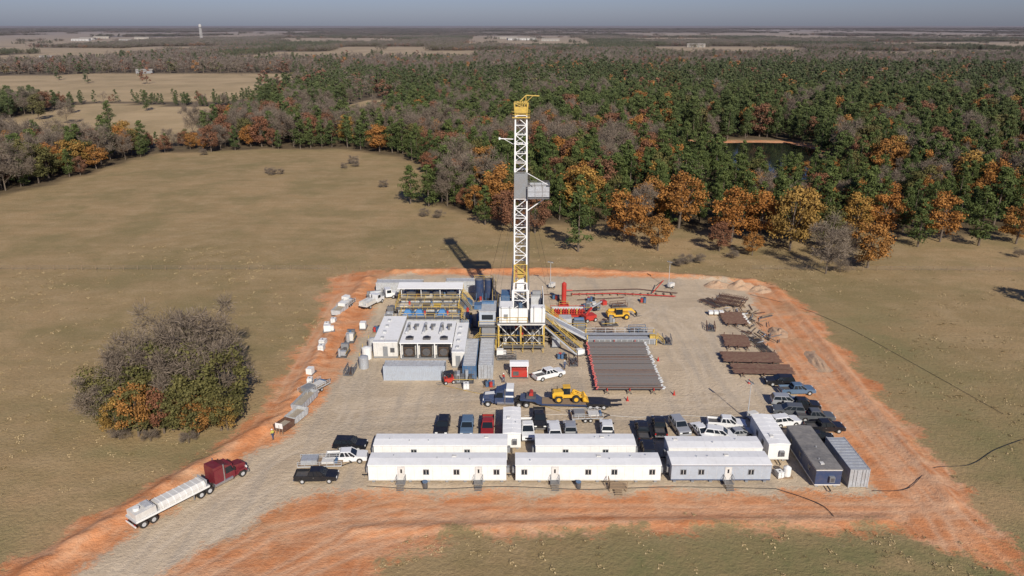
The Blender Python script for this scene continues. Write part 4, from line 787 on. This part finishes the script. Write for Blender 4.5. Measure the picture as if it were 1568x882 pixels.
for x,y,s in[(-38.6,147,1.),(-37.8,149.5,1.),(-37.2,137.5,1.2),(-36.9,135.,1.1),(-35.6,121,.9),(-8,119.4,1),(37.5,92,.9),(-6,144,1.1)]: put('chemical_tote',tm_,(x,y,.35 if x<-35 else .0),random.uniform(-15,15),s)
def drums():
    b=MB()
    for i,(x,y) in enumerate([(-.65,-.3),(0,-.35),(.65,-.3),(-.35,.35),(.35,.32)]): b.cyl((x,y,.14),(x,y,1.02),.29,('blue','blue','black','red','blue')[i],12); b.cyl((x,y,.55),(x,y,.6),.305,'steel',12)
    b.box((-1,-.7,0),(1,.7,.14),'wood'); return b
dm2=drums().mesh('oil_drums')
for x,y in[(-34.,120.6),(-4,120.2),(9.5,132),(-28,145.5),(-1.5,152),(30,163),(18,163.5),(10,165)]: put('oil_drums',dm2,(x,y,.02),random.uniform(0,180))
def bin_(L=6,k='grey'):
    b=MB()
    for g in(-1,1): b.prism([(-L/2,.25),(-L/2-.3,1.5),(L/2+.3,1.5),(L/2,.25)],g*1.15-.04,g*1.15+.04,k)
    b.box((-L/2,-1.1,.25),(L/2,1.1,.35),k); b.box((-L/2-.2,-1.1,.3),(-L/2-.1,1.1,1.5),k); b.box((L/2+.1,-1.1,.3),(L/2+.2,1.1,1.5),k); b.box((-L/2+.1,-1.05,.35),(L/2-.1,1.05,.95),'lightmud')
    for i in range(int(L)): 
        for g in(-1,1): b.box((-L/2+.3+i,g*1.19,.3),(-L/2+.4+i,g*1.27,1.5),k)
    b.box((-L/2,-.8,0),(L/2,-.6,.25),'dkgrey'); b.box((-L/2,.6,0),(L/2,.8,.25),'dkgrey'); return b
bin_(6.5,'silver').make('waste_bin',(-34.6,113.6,.1),78,.85); bin_(4.,'ltgrey').make('waste_bin',(-34.6,108.5,.1),72,.85); bin_(3,'rust').make('waste_bin',(-35.6,105.,.3),65,.8); bin_(5,'ltgrey').make('waste_bin',(-37.8,156,.2),80,.9)
def utrailer(L=6,load='silver'):
    b=MB(); b.box((-L/2,-1.1,.65),(L/2,1.1,.78),'wood')
    for g in(-1,1): b.beam((-L/2,g*1.12,.7),(L/2,g*1.12,.7),.14,'ltgrey'); b.rail((-L/2,g*1.1,.78),(L/2,g*1.1,.78),'ltgrey',.6,.06,1.); b.beam((L/2,g*1.,.65),(L/2+1.3,0,.55),.1,'black'); b.wheel((-.4,g*1.2,.36),.36,.22); b.wheel((.45,g*1.2,.36),.36,.22)
    b.box((-L/2+.4,-.8,.78),(-.4,.8,1.5),load); b.box((.2,-.7,.78),(1.9,.6,1.2),'offwhite'); b.cyl((2.2,-.5,1.),(2.2,.6,1.),.25,'blue',10); return b
utrailer(6.2).make('utility_trailer',(-27.4,94.7),3); utrailer(5,'white').make('utility_trailer',(-37.2,159.5,.3),75); utrailer(5,'grey').make('utility_trailer',(12.,108.6),4); utrailer(5.5,'grey').make('utility_trailer',(-34.2,118.4,.1),60)
b=MB(); b.box((-1.2,-.7,.1),(1.2,.7,.4),'steel'); b.box((-1.,-.6,.4),(.4,.6,1.6),'white'); b.cyl((.7,0,.4),(.7,0,1.3),.35,'white',12); m_=b.mesh('pump_skid')
for x,y,r,s in[(-37.6,144.5,10,1),(-36.3,124.5,80,.9),(-37.5,162,70,1.1),(13.2,133.6,20,.8),(-31,147,90,1),(39.2,103.5,0,.8),(-13,145,0,1.),(-2,133,0,.9)]: put('pump_skid',m_,(x,y,.3 if x<-35 else .05),r,s)
def light_tower(h=8.,col='ltgrey'):
    b=MB(); b.box((-1.1,-.6,.5),(.8,.6,1.5),'offwhite')
    for g in(-1,1): b.wheel((-.2,g*.75,.33),.33,.2)
    b.beam((.8,0,.5),(2.,0,.45),.1,'black'); b.cyl((.9,0,.4),(.9,0,h*.55),.09,col,6); b.cyl((.9,0,h*.5),(.9,0,h),.06,col,6); b.beam((.9,-.8,h),(.9,.8,h),.08,col)
    for y in(-.7,-.25,.25,.7): b.cyl((.9,y,h+.05),(1.15,y,h-.1),.17,'dkgrey',8); b.cyl((1.15,y,h-.1),(1.18,y,h-.12),.18,'lamp',8)
    for x,y in((.9,1.2),(.9,-1.2)): b.beam((.9,0,.55),(x,y,.05),.07,'black')
    return b
lt_=light_tower().mesh('light_tower')
for x,y,r in((38.5,108.5,200),(38.2,173,220),(9.6,173,240)): put('light_tower',lt_,(x,y,0),r,.85)
def mound(x,y,rx,ry,h,seed):
    n=22; vs=[];fs=[]
    for i in range(n+1):
        for j in range(n+1):
            u=-1+2*i/n;v=-1+2*j/n; r=math.hypot(u,v); z=max(0,1-r**1.5)*h*(1+.7*fbm(u*2+seed,v*2,1.3,seed))+.15*fbm(u*7,v*7,1.,seed)*max(0,1-r); vs.append((u*rx,v*ry,z-.06))
    for i in range(n):
        for j in range(n): a=i*(n+1)+j; fs.append((a,a+n+1,a+n+2,a+1))
    b=MB(); b.add(vs,fs,'moundsoil'); b.make('dirt_mound',(x,y,0))
dm('moundsoil',(.48,.33,.21),.95,dirt=.6,scale=.8,dirtcol=(.42,.22,.12))
for i,a in enumerate([(50,174.5,3.5,2.5,1.3),(55.5,173.5,4,2.6,1.5),(59.5,171.5,3.,2.5,1.1),(55,145,2.,3,.8),(57.5,131,1.6,5,.5)]): mound(*a,i+1.7)
b=MB(); rd=random.Random(11)
x=-230.
while x<230:
    if not(-36<x<58): 
        y=187+(.0 if x<0 else -.02*(x-58)); b.cyl((x,y,0),(x+rd.uniform(-.05,.05),y,1.35),.06,'wood',5)
    x+=3.6
for z in(.5,.85,1.2): b.beam((-230,187,z),(-47,187,z),.025,'steel'); b.beam((62,187,z),(230,184,z),.025,'steel')
b.make('barbed_wire_fence')
def hose(name,pts,w=.14,k='cable'):
    b=MB(); P=[Vector((*p,.12)) for p in pts]; out=[]
    for i in range(len(P)-1):
        p0=P[max(0,i-1)];p1=P[i];p2=P[i+1];p3=P[min(len(P)-1,i+2)]
        for s in range(8):
            t=s/8; out.append(.5*((2*p1)+(-p0+p2)*t+(2*p0-5*p1+4*p2-p3)*t*t+(-p0+3*p1-3*p2+p3)*t**3))
    out.append(P[-1]); b.path(out,w,k); b.make(name)
hose('water_hose',[(49,88.5),(54,89),(60,94),(66,95),(72,99),(78,102)],.06)
hose('water_hose',[(56,168),(64,160),(70,148),(75,130),(80,110)],.05); hose('water_hose',[(36,89),(39,87),(41,85),(41.5,82.5)],.07)
hose('power_cable',[(-20,89.6),(-11,88.9),(-1,89.5),(10,88.8),(22,89.4),(36,89.)],.07); hose('power_cable',[(-12,120.5),(-6,117.5),(0,116),(8,111)],.05,'yellow'); hose('power_cable',[(2,109.5),(12,110),(20,109),(28,109.5),(38,108)],.05,'offwhite')
cn=MB(); cn.cyl((0,0,.03),(0,0,.7),.17,'red',8,.04); cn.box((-.2,-.2,0),(.2,.2,.03),'red'); cm=cn.mesh('traffic_cone')
for x,y in[(27.8,117),(27.6,131),(19.5,114.9),(42,121.5)]: put('traffic_cone',cm,(x,y,0),0,1.2)
b=MB(); b.box((-1.2,-.8,.5),(1.2,.6,.6),'wood'); b.rail((-1.2,-.8,.6),(1.2,-.8,.6),'wood'); b.rail((-1.2,-.8,.6),(-1.2,.6,.6),'wood')
for sx in(-1.1,1.1):
    for sy in(-.7,.5): b.beam((sx,sy,0),(sx,sy,.5),.1,'wood')
for i in range(3): b.box((-.5,-1.1-.3*i,.4-.15*i),(.5,-.8-.3*i,.45-.15*i),'wood')
b.make('wooden_porch',(14.4,89.1))
for x in(-11.9,9.1):
    b=MB(); b.cyl((0,0,0),(0,0,.9),.35,'dkgrey',12); b.cyl((0,0,.9),(0,0,1.0),.38,'blue',12); b.make('trash_barrel',(x,89.4))
b=MB(); b.cyl((0,0,.2),(0,0,1.4),.55,'white',14); b.cyl((0,0,1.4),(0,0,1.7),.55,'white',14,.15); b.box((-.7,-.7,0),(.7,.7,.2),'wood'); b.make('water_tank',(38.6,92.2))
b=MB(); b.beam((0,0,0),(0,0,1.4),.1,'wood'); b.box((-.6,-.05,.9),(.6,-.02,1.7),'white'); b.beam((-.5,0,0),(-.5,0,1.6),.08,'wood'); b.beam((.5,0,0),(.5,0,1.6),.08,'wood'); b.make('site_sign',(-35.9,103.5,.2),-20,1.1)
def basket(L,k,seed):
    rd=random.Random(seed); b=MB(); b.box((-L/2,-.8,.1),(L/2,.8,.2),'steel')
    for g in(-1,1): b.rail((-L/2,g*.8,.15),(L/2,g*.8,.15),k,1.,.09,1.2)
    for i in range(9): b.cyl((-L/2+.2,-.65+rd.random()*1.3,.3+rd.random()*.4),(L/2-.3-rd.random(),-.65+rd.random()*1.3,.3+rd.random()*.4),.07,rd.choice(['pipe','rust','steel']),6)
    return b
for x,y,r,k in[(10.5,141.5,5,'yellow'),(19,144.5,0,'rust'),(26,145.5,3,'blue'),(-1,131.8,2,'steel'),(11.5,130,88,'rust'),(24,160,10,'rust'),(-29.5,126,88,'steel'),(31,140,85,'steel'),(41.5,147,80,'rust')]: basket(3.6,k,int(x*3)+99).make('pipe_basket',(x,y),r)
def skidunit(seed):
    rd=random.Random(seed); b=MB(); b.box((-1.8,-1,0),(1.8,1,.2),'dkgrey'); x=-1.7
    while x<1.4:
        w=rd.uniform(.4,.9); h=rd.uniform(.6,2.); k=rd.choice(['offwhite','grey','silver','blue','ltgrey','steel','dkgrey'])
        if rd.random()<.4: cy=rd.uniform(-.4,.4); b.cyl((x+w/2,cy,.2),(x+w/2,cy,.2+h),w/2,k,12)
        else: b.box((x,-.8,.2),(x+w,.7,.2+h),k); b.box((x+.1,-.84,.4),(x+w-.1,-.8,h-.1),'dkgrey')
        x+=w+.08
    b.beam((-1.8,-.9,.8),(1.8,-.9,.8),.08,'yellow'); b.beam((-1.8,.9,.9),(1.8,.9,.9),.1,'rust')
    return b
for i,(x,y,r) in enumerate([(8.6,138.8,90),(-4.6,150,90),(9.4,143.8,0),(-.5,154.5,5),(3.5,156.5,0),(6,160,90),(-1.5,160,0),(2,164,10),(-10.8,145.6,0),(-26.5,152,90),(-26.6,157,90),(-8.6,122.2,0),(20.5,149,10),(17.5,158.5,0),(-32.5,141,90),(-32.5,134,88)]): skidunit(i+3).make('equipment_skid',(x,y,.02),r)
for i in range(7): hose('mud_hose',[(-10+i*.9,146+i),(-5+i*.5,146.5+(i%3)),(-3.5,141+i*1.4),(-2.2+i*.3,139.5+i*.6)],.14,'cable' if i%2 else 'steel')
for i in range(5): hose('mud_hose',[(6.6,140+i*1.6),(9,141+i*1.9),(12+i*.4,150+i*.6)],.13,'cable')
hose('mud_hose',[(-22,145.6),(-15,145.2),(-9,145.8),(-3.5,145)],.22,'steel'); hose('mud_hose',[(-3,166),(5,168),(14,167)],.16,'rust'); hose('power_cable',[(-12,130),(-9,131),(-3,133.6),(0,134.2)],.1)
# ------------------------------------------------------------------ worker
def worker(loc,rz,shirt='hivis'):
    root=bpy.data.objects.new('worker',None); scene.collection.objects.link(root)
    def skin(nm,verts,edges,rad,mat):
        me=bpy.data.meshes.new(nm); me.from_pydata(verts,edges,[]); me.materials.append(M[mat]); o=bpy.data.objects.new(nm,me); scene.collection.objects.link(o); o.parent=root
        s=o.modifiers.new('s','SKIN'); 
        for i,r in enumerate(rad): me.skin_vertices[0].data[i].radius=(r,r)
        me.skin_vertices[0].data[0].use_root=True; o.modifiers.new('u','SUBSURF').render_levels=1; return o
    skin('trousers',[(0,0,.95),(.1,0,.88),(.12,.06,.5),(.12,.02,.1),(-.1,0,.88),(-.12,-.1,.5),(-.13,-.2,.12)],[(0,1),(1,2),(2,3),(0,4),(4,5),(5,6)],[.13,.1,.075,.06,.1,.075,.06],'denim')
    skin('shirt',[(0,0,.98),(0,0,1.2),(0,.01,1.42),(.19,0,1.42),(.25,-.08,1.14),(.24,.06,.93),(-.19,0,1.42),(-.26,.06,1.14),(-.24,.2,.98)],[(0,1),(1,2),(2,3),(3,4),(4,5),(2,6),(6,7),(7,8)],[.13,.135,.13,.07,.055,.045,.07,.055,.045],shirt)
    skin('head',[(0,0,1.48),(0,.015,1.60),(0,.02,1.68)],[(0,1),(1,2)],[.055,.085,.08],'skin')
    b=MB(); b.cyl((0,.01,1.66),(0,.01,1.72),.13,'white',12,.12); b.cyl((0,.01,1.72),(0,.01,1.79),.12,'white',12,.05); b.box((-.08,.1,1.655),(.08,.2,1.67),'white'); o=b.make('hard_hat'); o.parent=root
    for sx,sy,sz in((.24,.06,.93),(-.24,.2,.98)):
        vs=[(sx,sy,sz)];ed=[];rd_=[.032]
        vs.append((sx,sy+.01,sz-.08)); ed.append((0,1)); rd_.append(.03)
        for j in range(4): vs.append((sx+(j-1.5)*.022,sy+.02,sz-.15-(.01 if j in(1,2) else 0))); ed.append((1,2+j)); rd_.append(.009)
        vs.append((sx-.04,sy+.05,sz-.08)); ed.append((0,6)); rd_.append(.011); skin('hand',vs,ed,rd_,'skin')
    b=MB(); b.box((.05,-.08,0),(.19,.2,.1),'brown'); b.box((-.2,-.3,.02),(-.06,-.02,.12),'brown'); o=b.make('boots'); o.parent=root
    root.location=(*loc,.05); root.rotation_euler=(0,0,R(rz))
worker((-36.6,102.2),60); worker((9.7,127.2),200,'denim'); worker((-1.5,121.8),-30,'red')
# ------------------------------------------------------------------ distant structures
b=MB()
for a in range(6): c=math.cos(a*1.047);s=math.sin(a*1.047); b.beam((c*5,s*5,0),(c*4,s*4,50),.8,'farwhite')
b.cyl((0,0,0),(0,0,50),1.4,'farwhite',10); b.cyl((0,0,48),(0,0,52),2,'farwhite',18,6); b.cyl((0,0,52),(0,0,60),6,'farwhite',18); b.cyl((0,0,60),(0,0,63),6,'farwhite',18,1.5); b.make('water_tower',(-1244,3200))
def barn(L,W,H,k='farwhite'):
    b=MB(); b.box((-L/2,-W/2,0),(L/2,W/2,H),k); b.prism([(-W/2-.5,H),(W/2+.5,H),(0,H+W*.16)],-L/2-.5,L/2+.5,'fartan','x')
    for i in range(int(L/12)): b.box((-L/2+5+i*12,-W/2-.1,0),(-L/2+9+i*12,-W/2,4.5),'grey')
    return b
for x,y,L,k in[(40,3300,120,'farwhite'),(150,3100,70,'fartan'),(-20,3600,90,'fartan'),(-1700,3150,70,'farwhite'),(-1780,3350,60,'farwhite'),(-1450,3000,50,'farwhite'),(-1900,3700,70,'fartan'),(-1620,3500,60,'fartan'),(520,2250,50,'fartan'),(-880,1500,24,'farwhite'),(-480,1030,20,'grey')]: barn(L,20 if L>40 else 10,7 if L>40 else 4,k).make('warehouse' if L>40 else 'barn',(x,y),random.uniform(-15,15))
# ------------------------------------------------------------------ light, sky, camera
EL=31.8; AZ=164.
w=bpy.data.worlds.new('World'); scene.world=w; w.use_nodes=True; t=NT(w.node_tree); bg=w.node_tree.nodes['Background']
sk=t.n('ShaderNodeTexSky'); sk.sky_type='NISHITA'; sk.sun_disc=False; sk.sun_elevation=R(EL); sk.sun_rotation=R(AZ); sk.air_density=1.; sk.dust_density=.6; sk.ozone_density=2.
hs=t.mix(1.,sk.outputs[0],(.60,.67,1.08),'MULTIPLY'); t.l(hs,bg.inputs['Color']); bg.inputs['Strength'].default_value=.07
sd=bpy.data.lights.new('sun','SUN'); sd.energy=5.; sd.angle=R(.5); sd.color=(1,.935,.83); so=bpy.data.objects.new('sun',sd); scene.collection.objects.link(so)
d=Vector((-math.sin(R(AZ))*math.cos(R(EL)),-math.cos(R(AZ))*math.cos(R(EL)),-math.sin(R(EL)))); so.rotation_euler=d.to_track_quat('-Z','Y').to_euler(); so.location=(0,0,200)
scene.view_settings.view_transform='Standard'; scene.view_settings.look='None'; scene.view_settings.exposure=0
cd=bpy.data.cameras.new('camera'); cd.sensor_width=36; cd.lens=26.68; cd.clip_end=80000; cd.clip_start=1; co_=bpy.data.objects.new('camera',cd); scene.collection.objects.link(co_)
co_.location=(0,0,60); co_.rotation_euler=(R(90-19.13),0,0); scene.camera=co_
